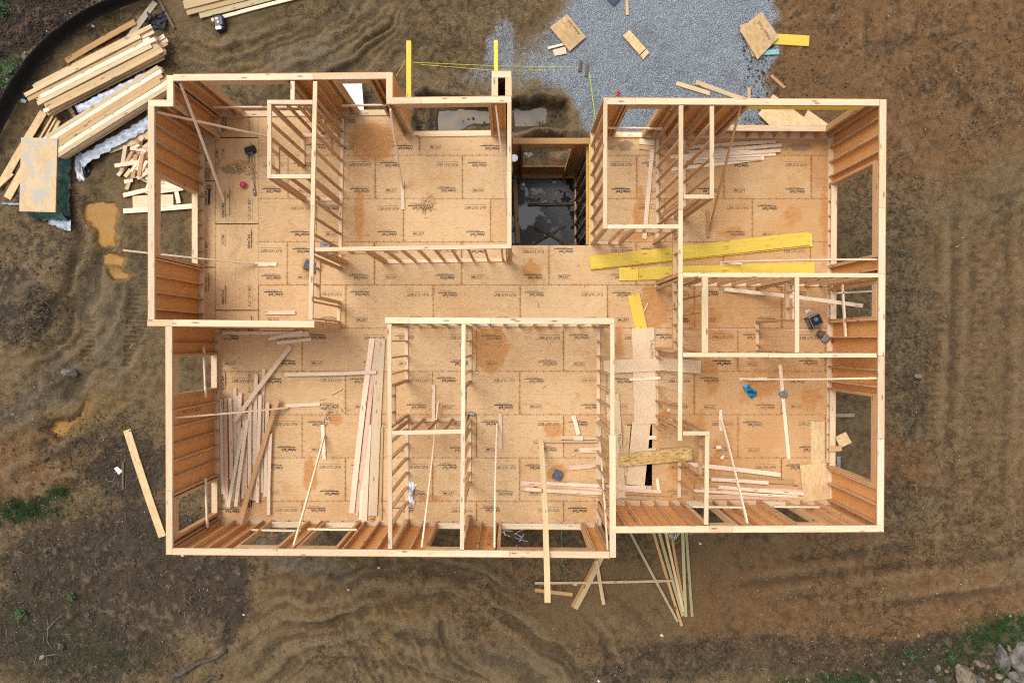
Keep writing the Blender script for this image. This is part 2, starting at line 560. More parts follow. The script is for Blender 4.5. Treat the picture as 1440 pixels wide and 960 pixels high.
def poly_sd(X, Y, pts):
    """signed distance in px, positive inside"""
    pts = np.array(pts, float)
    d = np.full(X.shape, 1e9)
    ins = np.zeros(X.shape, bool)
    n = len(pts)
    for i in range(n):
        ax, ay = pts[i]
        bx, by = pts[(i + 1) % n]
        ex, ey = bx - ax, by - ay
        t = np.clip(((X - ax) * ex + (Y - ay) * ey) / (ex * ex + ey * ey + 1e-9), 0, 1)
        d = np.minimum(d, np.hypot(X - ax - t * ex, Y - ay - t * ey))
        c = ((ay > Y) != (by > Y)) & (X < (bx - ax) * (Y - ay) / (by - ay + 1e-12) + ax)
        ins ^= c
    return np.where(ins, d, -d)


def line_d(X, Y, pts):
    d = np.full(X.shape, 1e9)
    for (ax, ay), (bx, by) in zip(pts[:-1], pts[1:]):
        ex, ey = bx - ax, by - ay
        t = np.clip(((X - ax) * ex + (Y - ay) * ey) / (ex * ex + ey * ey + 1e-9), 0, 1)
        d = np.minimum(d, np.hypot(X - ax - t * ex, Y - ay - t * ey))
    return d


def ss(v, a, b):
    t = np.clip((v - a) / (b - a), 0, 1)
    return t * t * (3 - 2 * t)


def ell(X, Y, cx, cy, rx, ry, rot=0.0):
    c, s = math.cos(rot), math.sin(rot)
    u = (X - cx) * c + (Y - cy) * s
    v = -(X - cx) * s + (Y - cy) * c
    return np.hypot(u / rx, v / ry)


GRAVEL = [(690, 70), (738, 52), (770, 20), (800, -40), (1000, -40), (1082, -10), (1092, 18), (1086, 60), (1090, 88), (1076, 108), (1084, 140), (1074, 178), (1030, 205), (850, 215),
          (836, 190), (828, 158), (792, 128), (720, 122), (690, 128), (640, 128), (622, 118), (650, 100)]
PUDDLES = [([(118, 292), (132, 284), (158, 286), (166, 300), (163, 318), (166, 330), (158, 346), (145, 350), (134, 342), (136, 322), (126, 312)], 'ochre_water'),
           ([(140, 358), (158, 355), (172, 362), (166, 371), (146, 370)], 'ochre_water'),
           ([(150, 376), (168, 378), (186, 388), (180, 396), (160, 390)], 'ochre_water'),
           ([(64, 604), (84, 592), (104, 588), (114, 576), (120, 562), (128, 564), (122, 590), (106, 602), (88, 618)], 'ochre_water'),
           ([(612, 148), (696, 146), (694, 168), (664, 170), (644, 192), (612, 194)], 'grey_water'),
           ([(722, 146), (768, 146), (772, 166), (750, 172), (722, 172)], 'grey_water'),
           ([(735, 206), (768, 204), (766, 238), (735, 240)], 'grey_water')]
TRENCH = [[(582, 132), (600, 124), (640, 134), (700, 140), (760, 134), (800, 138), (802, 172), (800, 215), (700, 240), (582, 240)]]


def build_ground():
    step = 2.2
    gx = np.arange(-150, 1592, step)
    gy = np.arange(-130, 1094, step)
    X, Y = np.meshgrid(gx, gy, indexing='ij')
    mx, my = (X - 720) / GS, (480 - Y) / GS              # metres
    wx = X + 26 * (fbm(mx * .8, my * .8, 3) - .5) + 8 * (fbm(mx * 3, my * 3, 60) - .5)
    wy = Y + 26 * (fbm(mx * .8 + 9, my * .8, 4) - .5) + 8 * (fbm(mx * 3 + 5, my * 3, 61) - .5)
    h = .16 * (fbm(mx * .35, my * .35, 20, 2) - .5) + .10 * (fbm(mx * 1.1, my * 1.1, 22, 3) - .5)
    # gravel
    gsd = poly_sd(wx, wy, GRAVEL)
    gravel = ss(gsd + 20 * (fbm(mx * 1.3, my * 1.3, 210, 4) - .5), -26, 28) * (.47 + .53 * ss(X + .45 * Y, 770, 900))
    gravel = np.maximum(gravel, .55 * ss(1.2 - ell(wx, wy, 706, 70, 32, 48), 0, .7))
    gravel = np.maximum(gravel, .55 * ss(1.1 - ell(wx, wy, 400, 795, 70, 12, .5), 0, .8) * .5)
    # rough clods (left, lower left, around tracks); smooth elsewhere
    clod = fbm(mx * 3.1, my * 3.1, 30, 4, .6) - .5
    rough = .25 + .75 * fbm(mx * .5, my * .5, 44, 2)
    h += clod * .22 * rough * (1 - .8 * gravel)
    h += (fbm(mx * 7.5, my * 7.5, 36, 2) - .5) * .07 * (1 - .7 * gravel) * (.4 + .6 * rough)
    # mounds left
    for (cx, cy, rx, ry, a, rot) in ((20, 520, 95, 120, .55, .2), (60, 400, 90, 60, .35, -.5), (30, 660, 110, 50, .30, .4), (150, 520, 40, 60, .12, 0),
                                     (1400, 900, 90, 60, .25, 0), (60, 100, 90, 70, .2, 0), (250, 880, 120, 60, .2, .2), (665, 182, 26, 16, .42, 0), (760, 186, 50, 11, .42, 0),
                                     (105, 545, 30, 22, -.22, .3), (785, 225, 26, 22, .25, 0)):
        e = ell(wx, wy, cx, cy, rx, ry, rot)
        h += a * np.exp(-e * e * 1.6)
    # swirling wheel ruts in the foreground and the upper left
    def ruts(cx, cy, freq, mask, amp, seed):
        rr = np.hypot(X - cx, (Y - cy) * 1.15) / GS + 1.5 * (fbm(mx * .45, my * .45, seed) - .5) + .22 * fbm(mx * 1.7, my * 1.7, seed + 5)
        th = np.arctan2(Y - cy, X - cx)
        q = vnoise(rr * freq, th * 2.2 + 40, seed + 9)
        q2 = vnoise(rr * freq * 3, th * 3.0 + 40, seed + 11)
        return (amp * (q - .5) + amp * .4 * (q2 - .5)) * mask
    m1 = ss(1.25 - ell(wx, wy, 620, 880, 330, 120), 0, .6)
    h += ruts(540, 1130, 2.2, m1, .25, 70)
    m1b = ss(1.2 - ell(wx, wy, 560, 905, 130, 70), 0, .7)
    h += ruts(760, 820, 2.6, m1b, .24, 75)
    m2 = ss(1.2 - ell(wx, wy, 430, 60, 170, 70), 0, .6)
    h += ruts(260, -160, 2.4, m2, .46, 80)
    m3 = ss(1.2 - ell(wx, wy, 120, 420, 100, 150), 0, .6)
    h += ruts(-120, 330, 2.0, m3, .27, 90)
    # long straight ruts of the track on the right
    m4 = ss(X + 30 * (fbm(mx * .6, my * .6, 95) - .5), 1285, 1325) * ss(Y, 250, 330) * (1 - ss(Y, 700, 745))
    ang = X - (Y - 480) * -.03 + 10 * (fbm(mx * .4, my * .25, 97) - .5)
    q = vnoise(ang / 13.0, my * .10 + 30, 98) - .5
    cle = np.sin(my * 2 * math.pi * 4.2 + 3 * (fbm(mx * 1.1, my * .5, 99) - .5)) * ss(vnoise(ang / 17.0, my * .12 + 30, 98), .45, .7)
    h += m4 * (.20 * q + .014 * cle * ss(fbm(mx * .5, my * .5, 300, 3), .42, .6))
    m5 = ss(1.1 - ell(wx, wy, 1250, 800, 260, 70), 0, .7)
    q = vnoise((Y + .12 * X) / 13.0 + 40, mx * .12 + 30, 101) - .5
    h += m5 * .19 * q
    m6 = ss(1.15 - ell(wx, wy, 60, 640, 130, 60, -.5), 0, .7)
    h += m6 * .22 * (vnoise((Y + .55 * X) / 14.0 + 40, (mx - my) * .12 + 30, 103) - .5)
    m7 = ss(1.1 - ell(wx, wy, 1330, 170, 130, 120, .6), 0, .7)
    h += m7 * .16 * (vnoise((X - .75 * Y) / 14.0 + 90, (mx + my) * .12 + 30, 105) - .5)
    # caterpillar prints
    sand = np.zeros(X.shape)
    for (ax, ay, bx, by, w) in ((126, 452, 123, 508, 4.0), (135, 450, 131, 508, 3.0), (183, 410, 179, 515, 3.6), (191, 410, 188, 490, 2.6)):
        d = line_d(X, Y, [(ax, ay), (bx, by)])
        k = 1 - ss(d, w, w + 2.5)
        h += k * (-.035 + .03 * np.sin(Y * 2 * math.pi / 6.6))
        sand = np.maximum(sand, k * (.45 + .4 * np.sin(Y * 2 * math.pi / 6.6)))
    # tracked strip by the left wall
    d = line_d(X, Y, [(206, 250), (200, 480)])
    h += (1 - ss(d, 5, 12)) * .03 * np.sin(Y * 2 * math.pi / 5.0)
    # trampled flat where boards lie
    for (cx, cy, rx, ry) in ((800, 825, 80, 50), (945, 810, 70, 85), (205, 680, 50, 95), (1075, 140, 140, 45), (205, 235, 60, 70), (350, 5, 110, 40)):
        k = ss(1.3 - ell(X, Y, cx, cy, rx, ry), 0, .5)
        h *= 1 - .72 * k
    # excavated strip beside the house
    for t in TRENCH:
        h -= .62 * ss(poly_sd(X + 5 * (fbm(mx * 3, my * 3, 130) - .5) * 2, Y + 5 * (fbm(mx * 3, my * 3, 131) - .5) * 2, t), -2, 11)
    # puddle hollows
    wet = np.zeros(X.shape)
    pud = np.zeros(X.shape)
    psd = []
    for i, (pts, mt) in enumerate(PUDDLES):
        sd = poly_sd(X + 9 * (fbm(mx * 2.2, my * 2.2, 140) - .5), Y + 9 * (fbm(mx * 2.2, my * 2.2, 141) - .5), pts)
        psd.append(sd)
        lvl = -.06 if i < 4 else -.60
        target = lvl - np.clip(sd, -8, 6) * .016
        k = ss(sd, -7, 5)
        if i < 4:
            target = lvl + 0 * sd
        if i >= 4:
            k = ss(sd, -6, -1)
        h = h * (1 - k) + (target + (.10 if i >= 4 else .01) * clod) * k
        wet = np.maximum(wet, ss(sd, -20, 2) * (.35 if i < 4 else 1))
        if i < 4:
            pud = np.maximum(pud, ss(sd + 9 * (fbm(mx * 2.6, my * 2.6, 240, 3) - .5), -11, 8) * (1.0, .92, .85, .72)[i])
    for (cx, cy, rx, ry, a, rot) in ((668, 184, 27, 13, .62, -.15), (760, 186, 50, 10, .55, 0), (772, 226, 26, 22, .45, .3), (596, 170, 14, 34, .35, 0)):
        e = ell(X, Y, cx, cy, rx, ry, rot)
        h += a * np.exp(-e * e * 1.4) * (.7 + .6 * fbm(mx * 4, my * 4, 260))
    # ---- colour masks
    dark = np.zeros(X.shape)
    def spot(a, cx, cy, rx, ry, k, rot=0.0):
        return np.maximum(a, k * ss(1.25 - ell(wx, wy, cx, cy, rx, ry, rot), 0, .7))
    for s in ((30, 430, 70, 62, .9, .3), (200, 810, 150, 120, .88), (110, 880, 170, 100, .9), (320, 830, 34, 90, .8), (180, 660, 70, 60, .8), (70, 790, 80, 60, .8), (70, 330, 70, 70, .45), (110, 620, 60, 26, .6, -.5), (1250, 300, 50, 120, .35),
              (1290, 560, 26, 100, .5), (1255, 470, 40, 140, .45), (1265, 700, 30, 50, .5), (1100, 920, 330, 34, .6), (1330, 930, 130, 50, .9), (1240, 780, 55, 26, .5), (1308, 118, 22, 12, .55, -.7), (1325, 100, 16, 8, .5, .3), (1240, 60, 60, 16, .5, -.2), (1330, 60, 40, 14, .5, .3), (1180, 120, 50, 12, .45, .2), (1400, 130, 40, 20, .4), (1270, 100, 120, 60, .3),
              (520, 130, 40, 26, .35), (600, 230, 80, 90, .45), (240, 120, 60, 80, .45), (920, 940, 130, 30, .6), (640, 175, 80, 60, .4), (760, 150, 60, 40, .5)):
        dark = spot(dark, *s)
    litter = ss(poly_sd(wx, wy, [(-200, -200), (140, -200), (134, 0), (94, 34), (62, 67), (34, 92), (20, 112), (2, 145), (-60, 280), (-200, 300)]), -4, 8)
    clay = np.zeros(X.shape)
    for s in ((1280, 60, 260, 240, .95), (1400, 560, 130, 330, .55), (1200, 840, 380, 140, .6), (820, 860, 220, 110, .5), (1270, 660, 60, 60, .75), (1200, 850, 330, 110, .75), (30, 660, 110, 60, .7, -.4), (20, 600, 40, 70, .55), (140, 640, 40, 24, .75), (640, 830, 200, 60, .5), (430, 850, 130, 60, .45),
              (560, 850, 40, 20, .6), (680, 880, 50, 16, .5), (1320, 350, 50, 60, .5), (400, 60, 60, 26, .4), (1080, 800, 120, 60, .5), (190, 300, 20, 16, .3), (660, 185, 30, 14, .6)):
        clay = spot(clay, *s)
    grey = np.zeros(X.shape)
    for s in ((1390, 500, 90, 210, .35), (420, 790, 110, 24, .7, .35), (60, 570, 70, 30, .7, -.4), (160, 430, 60, 120, .6), (100, 340, 60, 60, .4), (440, 90, 80, 40, .6), (720, 930, 120, 30, .5), (100, 525, 40, 30, .7), (900, 900, 130, 70, .25)):
        grey = spot(grey, *s)
    grass = np.zeros(X.shape)
    for s in ((30, 715, 60, 22, .9, -.35), (85, 690, 14, 10, .8), (1405, 890, 60, 28, .95, -.2), (1330, 930, 70, 26, .35), (18, 105, 34, 28, .9), (5, 15, 14, 20, .8), (60, 860, 70, 60, .30), (140, 925, 60, 24, .4), (1190, 952, 55, 10, .8), (104, 836, 8, 8, .6), (1110, 955, 30, 8, .6), (30, 880, 40, 50, .35)):
        grass = spot(grass, *s)
    grass *= ss(fbm(mx * 4, my * 4, 150), .30, .55)
    for (cx, cy, rx, ry) in ((300, 70, 9, 12), (352, 90, 9, 7), (530, 868, 22, 16), (545, 900, 9, 22), (565, 945, 9, 16), (690, 885, 26, 10), (768, 900, 13, 13), (400, 45, 34, 9), (145, 318, 32, 46), (168, 384, 28, 18), (165, 352, 26, 24), (110, 588, 52, 30), (150, 570, 40, 22), (205, 300, 26, 14), (60, 270, 14, 26), (560, 850, 20, 8)):
        sand = np.maximum(sand, .7 * ss(1.35 - ell(wx, wy, cx, cy, rx, ry), 0, .8))
    # rut shading to be painted into the colour: compare each spot with its surroundings
    def blur(a, k):
        for ax in (0, 1):
            c = np.cumsum(np.concatenate([np.repeat(np.take(a, [0], ax), k + 1, ax), a, np.repeat(np.take(a, [-1], ax), k, ax)], ax), ax)
            n = a.shape[ax]
            a = (np.take(c, np.arange(2 * k + 1, 2 * k + 1 + n), ax) - np.take(c, np.arange(0, n), ax)) / (2 * k + 1)
        return a
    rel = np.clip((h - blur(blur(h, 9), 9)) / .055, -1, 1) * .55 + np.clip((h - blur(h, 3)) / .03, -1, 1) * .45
    build_ground.grid = (gx, gy, h)
    nx, ny = X.shape
    V = np.stack([mx, my, ZG + h], -1).reshape(-1, 3)
    idx = np.arange(nx * ny).reshape(nx, ny)
    F = np.stack([idx[:-1, :-1], idx[:-1, 1:], idx[1:, 1:], idx[1:, :-1]], -1).reshape(-1, 4)   # y runs down: this winding faces up
    # far skirt out to the horizon
    border = np.concatenate([idx[:, 0], idx[-1, 1:], idx[-2::-1, -1], idx[0, -2:0:-1]])
    nb = len(border)
    base = V[border]
    rings, allF = [], [F]
    prev = border
    for k, f in enumerate((1.15, 1.6, 3, 9, 60)):
        ring = base.copy()
        ring[:, :2] *= f
        ring[:, 2] = ZG + .05 * math.sin(k * 3) - .02
        rings.append(ring)
        cur = np.arange(nb) + nx * ny + k * nb
        allF.append(np.stack([prev, np.roll(prev, -1), np.roll(cur, -1), cur], -1))
        prev = cur
    V = np.concatenate([V] + rings)
    F = np.concatenate(allF)
    me = bpy.data.meshes.new('ground')
    me.vertices.add(len(V))
    me.vertices.foreach_set('co', V.ravel())
    me.loops.add(F.size)
    me.loops.foreach_set('vertex_index', F.ravel())
    me.polygons.add(len(F))
    me.polygons.foreach_set('loop_start', np.arange(0, F.size, 4))
    me.polygons.foreach_set('loop_total', np.full(len(F), 4))
    me.polygons.foreach_set('use_smooth', np.ones(len(F), bool))
    me.update(calc_edges=True)
    pad = nb * 5
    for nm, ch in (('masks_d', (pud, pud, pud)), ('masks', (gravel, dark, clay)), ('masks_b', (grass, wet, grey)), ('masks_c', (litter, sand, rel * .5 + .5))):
        at = me.attributes.new(nm, 'FLOAT_COLOR', 'POINT')
        d = np.zeros((len(V), 4), np.float32)
        for i, a in enumerate(ch):
            d[:nx * ny, i] = a.ravel()
            for k, f in enumerate((1, .9, .4, 0, 0)):
                d[nx * ny + k * nb: nx * ny + (k + 1) * nb, i] = a.ravel()[border] * f if nm != 'masks_c' or i != 2 else .5
        d[:, 3] = 1
        at.data.foreach_set('color', d.ravel())
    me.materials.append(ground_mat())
    o = link(bpy.data.objects.new('ground', me))
    # make the normals point up
    if me.polygons[0].normal.z < 0:
        me.flip_normals()
    return o


def ground_mat():
    m, nt, bs = newmat('muddy_ground')
    pos = nd(nt, 'ShaderNodeNewGeometry').outputs['Position']
    A = nd(nt, 'ShaderNodeSeparateColor', {'Color': nd(nt, 'ShaderNodeAttribute', attribute_name='masks').outputs['Color']})
    B = nd(nt, 'ShaderNodeSeparateColor', {'Color': nd(nt, 'ShaderNodeAttribute', attribute_name='masks_b').outputs['Color']})
    C = nd(nt, 'ShaderNodeSeparateColor', {'Color': nd(nt, 'ShaderNodeAttribute', attribute_name='masks_c').outputs['Color']})
    nA = noise(nt, pos, .45, 6, .6)
    nB = noise(nt, pos, 2.4, 7, .68, .5)
    nC = noise(nt, pos, 10, 6, .74, .3)
    nD = noise(nt, pos, 34, 3, .7)
    nE = noise(nt, pos, .75, 6, .66, .6)
    reg = sstep(nt, math_(nt, 'ADD', noise(nt, pos, .30, 4, .6), math_(nt, 'MULTIPLY', A.outputs[1], .25)), .42, .66)
    col = ramp(nt, nA, [(.30, (.134, .085, .037)), (.5, (.172, .111, .051)), (.7, (.194, .128, .062))])
    col = mix(nt, math_(nt, 'MULTIPLY', sstep(nt, nE, .46, .66), .45), col, (.098, .067, .032))
    bk = math_(nt, 'ADD', .25, math_(nt, 'MULTIPLY', reg, .55))
    col = mix(nt, math_(nt, 'MULTIPLY', sstep(nt, nB, .52, .68), bk), col, (.052, .038, .021))
    col = mix(nt, math_(nt, 'MULTIPLY', sstep(nt, nB, .47, .30), .42), col, (.195, .143, .078))
    crk = math_(nt, 'ABSOLUTE', math_(nt, 'SUBTRACT', noise(nt, pos, 1.7, 7, .7, .4), .5))
    crk = math_(nt, 'MULTIPLY', math_(nt, 'SUBTRACT', 1.0, sstep(nt, crk, .002, .016)), math_(nt, 'MULTIPLY', reg, .6))

    def msk(s, n, k=.9, lo=.35, hi=.65):
        return sstep(nt, math_(nt, 'ADD', s, math_(nt, 'MULTIPLY', math_(nt, 'SUBTRACT', n, .5), k)), lo, hi)
    fine = math_(nt, 'ADD', math_(nt, 'MULTIPLY', nB, .5), math_(nt, 'MULTIPLY', nC, .5))
    clay = mix(nt, nB, (.128, .060, .020), (.240, .122, .049))
    col = mix(nt, math_(nt, 'MULTIPLY', msk(A.outputs[2], fine, 1.0, .25, .85), .85), col, clay)
    grey = mix(nt, nB, (.095, .077, .050), (.155, .128, .088))
    col = mix(nt, math_(nt, 'MULTIPLY', msk(B.outputs[2], fine, 1.0, .25, .85), .8), col, grey)
    dk = mix(nt, nC, (.022, .017, .011), (.072, .052, .034))
    col = mix(nt, math_(nt, 'MULTIPLY', msk(A.outputs[1], fine, 1.3, .3, .8), .85), col, dk)
    lit = mix(nt, sstep(nt, nC, .35, .7), (.012, .009, .006), (.045, .028, .018))
    col = mix(nt, msk(C.outputs[0], fine, .5), col, lit)
    sand = mix(nt, nB, (.16, .098, .034), (.235, .145, .050))
    col = mix(nt, math_(nt, 'MULTIPLY', msk(C.outputs[1], fine, 1.0, .3, .8), .8), col, sand)
    wet = msk(B.outputs[1], fine, .6)
    col = mix(nt, math_(nt, 'MULTIPLY', wet, .45), col, (.050, .037, .022))
    pu_ = nd(nt, 'ShaderNodeAttribute', attribute_name='masks_d').outputs['Fac']
    pu = msk(pu_, math_(nt, 'ADD', math_(nt, 'MULTIPLY', nB, .7), math_(nt, 'MULTIPLY', nC, .3)), 1.3, .26, .72)
    gr = mix(nt, nC, (.010, .022, .007), (.036, .058, .016))
    col = mix(nt, msk(B.outputs[0], fine, 1.2, .3, .7), col, gr)
    # fine grit: dark specks and pale grains, thin cracks
    col = mix(nt, math_(nt, 'MULTIPLY', sstep(nt, nC, .52, .70), math_(nt, 'ADD', .22, math_(nt, 'MULTIPLY', reg, .55))), col, (.032, .024, .014))
    col = mix(nt, math_(nt, 'MULTIPLY', sstep(nt, nC, .44, .30), .42), col, (.21, .16, .10))
    col = mix(nt, math_(nt, 'MULTIPLY', sstep(nt, nD, .62, .76), .55), col, (.26, .20, .13))
    col = mix(nt, math_(nt, 'MULTIPLY', sstep(nt, nD, .42, .28), .5), col, (.038, .028, .017))
    col = mix(nt, math_(nt, 'MULTIPLY', crk, .5), col, (.028, .021, .013))
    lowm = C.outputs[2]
    col = mix(nt, math_(nt, 'MULTIPLY', sstep(nt, lowm, .46, .12), .52), col, (.058, .041, .022))  # painted shade: hollows of the relief darkened in the colour
    col = mix(nt, math_(nt, 'MULTIPLY', sstep(nt, lowm, .56, .92), .42), col, (.235, .165, .092))  # painted light: ridge tops made paler in the colour
    col = mix(nt, math_(nt, 'MULTIPLY', pu, .92), col, mix(nt, sstep(nt, nA, .35, .65), (.345, .172, .032), (.265, .142, .036)))
    # gravel stones
    vo = nd(nt, 'ShaderNodeTexVoronoi', {'Vector': pos, 'Scale': 34.0})
    vs = nd(nt, 'ShaderNodeSeparateColor', {'Color': vo.outputs['Color']})
    st = ramp(nt, vs.outputs[0], [(.0, (.32, .365, .41)), (.5, (.41, .465, .515)), (.85, (.475, .53, .58)), (1, (.59, .63, .665))])
    st = mix(nt, math_(nt, 'MULTIPLY', sstep(nt, vo.outputs['Distance'], .36, .70), .75), st, (.12, .13, .145))
    st = mix(nt, math_(nt, 'MULTIPLY', sstep(nt, noise(nt, pos, .7, 5, .65), .50, .72), .50), st, (.17, .17, .165))
    gm = msk(A.outputs[0], math_(nt, 'ADD', math_(nt, 'MULTIPLY', nB, .35), math_(nt, 'ADD', math_(nt, 'MULTIPLY', nC, .35), math_(nt, 'MULTIPLY', nD, .3))), 1.9, .30, .66)
    col = mix(nt, gm, col, st)
    nt.links.new(col, bs.inputs['Base Color'])
    nt.links.new(math_(nt, 'SUBTRACT', math_(nt, 'SUBTRACT', .88, math_(nt, 'MULTIPLY', wet, .35)), math_(nt, 'MULTIPLY', pu, .33)), bs.inputs['Roughness'])
    bs.inputs['Specular IOR Level'].default_value = .28
    hgt = math_(nt, 'ADD', math_(nt, 'MULTIPLY', nB, .9), math_(nt, 'ADD', math_(nt, 'MULTIPLY', nC, .42), math_(nt, 'MULTIPLY', nD, .08)))
    hgt = math_(nt, 'SUBTRACT', hgt, math_(nt, 'MULTIPLY', crk, .25))
    hgt = math_(nt, 'ADD', hgt, math_(nt, 'MULTIPLY', gm, math_(nt, 'MULTIPLY', vo.outputs['Distance'], -.35)))
    hgt = math_(nt, 'MULTIPLY', hgt, math_(nt, 'SUBTRACT', 1.0, math_(nt, 'MULTIPLY', pu, .9)))
    bump(nt, bs, hgt, 1.0, .17)
    return m


ground = build_ground()
props(ground, 'churned muddy building site ground with ruts and a grey gravel pad', 'ground', kind='structure')


def gz(px, py):
    gx, gy, h = build_ground.grid
    i = min(len(gx) - 1, max(0, int(round((px - gx[0]) / (gx[1] - gx[0])))))
    j = min(len(gy) - 1, max(0, int(round((py - gy[0]) / (gy[1] - gy[0])))))
    return ZG + float(h[i, j])


def gline(a, b):
    return max(gz(a[0] + (b[0] - a[0]) * t, a[1] + (b[1] - a[1]) * t) for t in (0, .25, .5, .75, 1))


def gmean(a, b):
    q = sorted(gz(a[0] + (b[0] - a[0]) * t, a[1] + (b[1] - a[1]) * t) for t in (0, .2, .4, .6, .8, 1))
    return q[4]


for i, (pts, mt) in enumerate(PUDDLES):
    if i < 4:
        continue
    lvl = ZG + (-.065 if i < 4 else -.605)
    a = np.array(pts, float)
    c = a.mean(0)
    big = [P(*(c + (p - c) * (1 + 7 / max(8, np.hypot(*(p - c))))), ZG) for p in a]
    o = mesh_obj('puddle', [(p.x, p.y, lvl) for p in big], [tuple(range(len(big)))], M[mt])
    if o.data.polygons[0].normal.z < 0:
        o.data.flip_normals()
    props(o, 'muddy puddle in a hollow of the ground', 'puddle', kind='structure', group='puddles on the muddy ground')

# ------------------------------------------------------------------ the deck (subfloor)
TS = sc(ZT)


def TX(px):
    return (px - 720) / TS


def TY(py):
    return (480 - py) / TS


FS = sc(0)
HX0, HX1, HY0, HY1 = (882 - 720) / FS, (917 - 720) / FS, (480 - 690) / FS, (480 - 597) / FS
xr = (830 - 720) / FS
RECTS = [(TX(207), TX(235), TY(459.5), TY(141)), (TX(235), TX(552), TY(459.5), TY(104)), (TX(552), TX(719.3), TY(459.5), TY(137)),
         (TX(719.3), xr, TY(459.5), (480 - 345) / FS), (xr, TX(1246.5), TY(459.5), TY(138)),
         (TX(233), TX(865), TY(783), TY(459.5)),
         (TX(865), HX0, TY(748), TY(459.5)), (HX0, HX1, HY1, TY(459.5)), (HX0, HX1, TY(748), HY0), (HX1, TX(1243), TY(748), TY(459.5))]
STAINS = [(525, 200, 42, 36, 1), (690, 490, 32, 42, 1), (747, 380, 20, 24, .8), (918, 432, 30, 40, .9), (1032, 327, 26, 12, .9), (505, 300, 10, 60, .8), (1112, 305, 22, 24, .7), (975, 660, 60, 34, .75),
          (1070, 545, 60, 44, .55), (985, 440, 40, 40, .7), (436, 668, 14, 38, .85), (1160, 300, 12, 120, .6), (900, 300, 16, 60, .7), (780, 605, 24, 18, .7), (783, 662, 22, 18, .8), (480, 350, 16, 24, .7), (440, 374, 22, 18, .9),
          (600, 700, 60, 10, .6), (340, 232, 36, 8, .8), (600, 290, 16, 14, .6), (985, 620, 14, 60, .7), (1090, 690, 70, 14, .8), (930, 590, 20, 60, .6), (350, 640, 50, 90, .35), (700, 480, 12, 20, .6), (320, 275, 12, 14, .7), (885, 185, 40, 14, .9), (1010, 640, 12, 40, .7), (900, 330, 50, 10, .8), (1130, 400, 40, 10, .7), (1010, 470, 40, 16, .7), (1090, 520, 60, 12, .6), (1140, 560, 24, 30, .7), (760, 460, 26, 10, .7), (870, 480, 10, 40, .7), (530, 690, 12, 30, .7), (395, 540, 14, 8, .5), (470, 590, 16, 14, .7), (610, 590, 40, 8, .7), (1000, 530, 16, 40, .7)]
DUSTS = [(325, 238, 22, 9, 1), (291, 245, 8, 18, .9), (1125, 207, 30, 9, .8), (880, 205, 16, 10, .9), (1170, 480, 26, 30, .3)]


def build_floor():
    PL, PW = 2.4384, 1.2065
    V, F, UVs, tone, stain, dust = [], [], [], [], [], []
    rows = []
    ys = [218.6 + 60.68 * k for k in range(-3, 11)]
    mods = {0: 99.2, 1: 37.3, 2: 77, 3: 36.3, 4: 118.6, 5: 57, 6: 118, 7: 57, 8: 118, 9: 57}
    stamps = []
    xdiv = (363.5 - 720) / FS
    ydiv = TY(459.5)

    def patch(x0, x1, y0, y1, ox, oy, vert, tn):
        nx = max(1, int((x1 - x0) / .12))
        ny = max(1, int((y1 - y0) / .12))
        k = len(V)
        for i in range(nx + 1):
            for j in range(ny + 1):
                x, y = x0 + (x1 - x0) * i / nx, y0 + (y1 - y0) * j / ny
                V.append((x, y, 0.0))
                UVs.append((x - ox, y - oy) if not vert else (y - oy, x - ox))
                px, py = 720 + x * FS, 480 - y * FS
                tone.append(tn)
                stain.append(max(a * max(0, 1.25 - math.hypot((px - cx) / rx, (py - cy) / ry)) for cx, cy, rx, ry, a in STAINS))
                dust.append(max(a * max(0, 1.3 - math.hypot((px - cx) / rx, (py - cy) / ry)) for cx, cy, rx, ry, a in DUSTS))
        for i in range(nx):
            for j in range(ny):
                a = k + i * (ny + 1) + j
                F.append((a, a + ny + 1, a + ny + 2, a + 1))

    def panel(ox, oy, w, hgt, vert, region):
        tn = random.random()
        used = False
        for (x0, x1, y0, y1) in RECTS:
            a0, a1 = max(x0, ox + .002, region[0]), min(x1, ox + w - .002, region[1])
            b0, b1 = max(y0, oy + .0015, region[2]), min(y1, oy + hgt - .0015, region[3])
            if a1 - a0 > .004 and b1 - b0 > .004:
                patch(a0, a1, b0, b1, ox, oy, vert, tn)
                used = True
        return used

    BIG = 99
    for r in range(10):
        top = (480 - ys[r + 2]) / FS
        x = (mods[r] - 720) / FS - PL
        while x < 10:
            reg_lo = xdiv if top > ydiv + .2 else -BIG
            if panel(x, top - PW, PL, PW, False, (reg_lo, BIG, -BIG, BIG)):
                pass
            stamps.append((x, top))
            x += PL
    # the bay on the left has its panels turned
    for ci, (cx, m) in enumerate(((242.2, 254), (302.8, 193))):
        ox = (cx - 720) / FS
        for k in range(-1, 4):
            oy = (480 - (m + 121.3 * k)) / FS - PL
            panel(ox, oy, PW, PL, True, (-BIG, xdiv, ydiv, BIG))
            stamps.append((ox, oy, 'v'))
    me = bpy.data.meshes.new('floor')
    me.from_pydata(V, [], F)
    me.update()
    uvl = me.uv_layers.new(name='panel')
    li = np.empty(len(me.loops), int)
    me.loops.foreach_get('vertex_index', li)
    uvl.data.foreach_set('uv', np.array(UVs, np.float32)[li].ravel())
    for nm, d in (('tone', tone), ('stain', stain), ('dust', dust)):
        at = me.attributes.new(nm, 'FLOAT', 'POINT')
        at.data.foreach_set('value', np.array(d, np.float32))
    me.materials.append(M['floor'])
    o = link(bpy.data.objects.new('floor', me))
    return o, stamps


floor, stamps = build_floor()
props(floor, 'tan strand board subfloor printed with upside down stamps', 'floor', kind='structure')


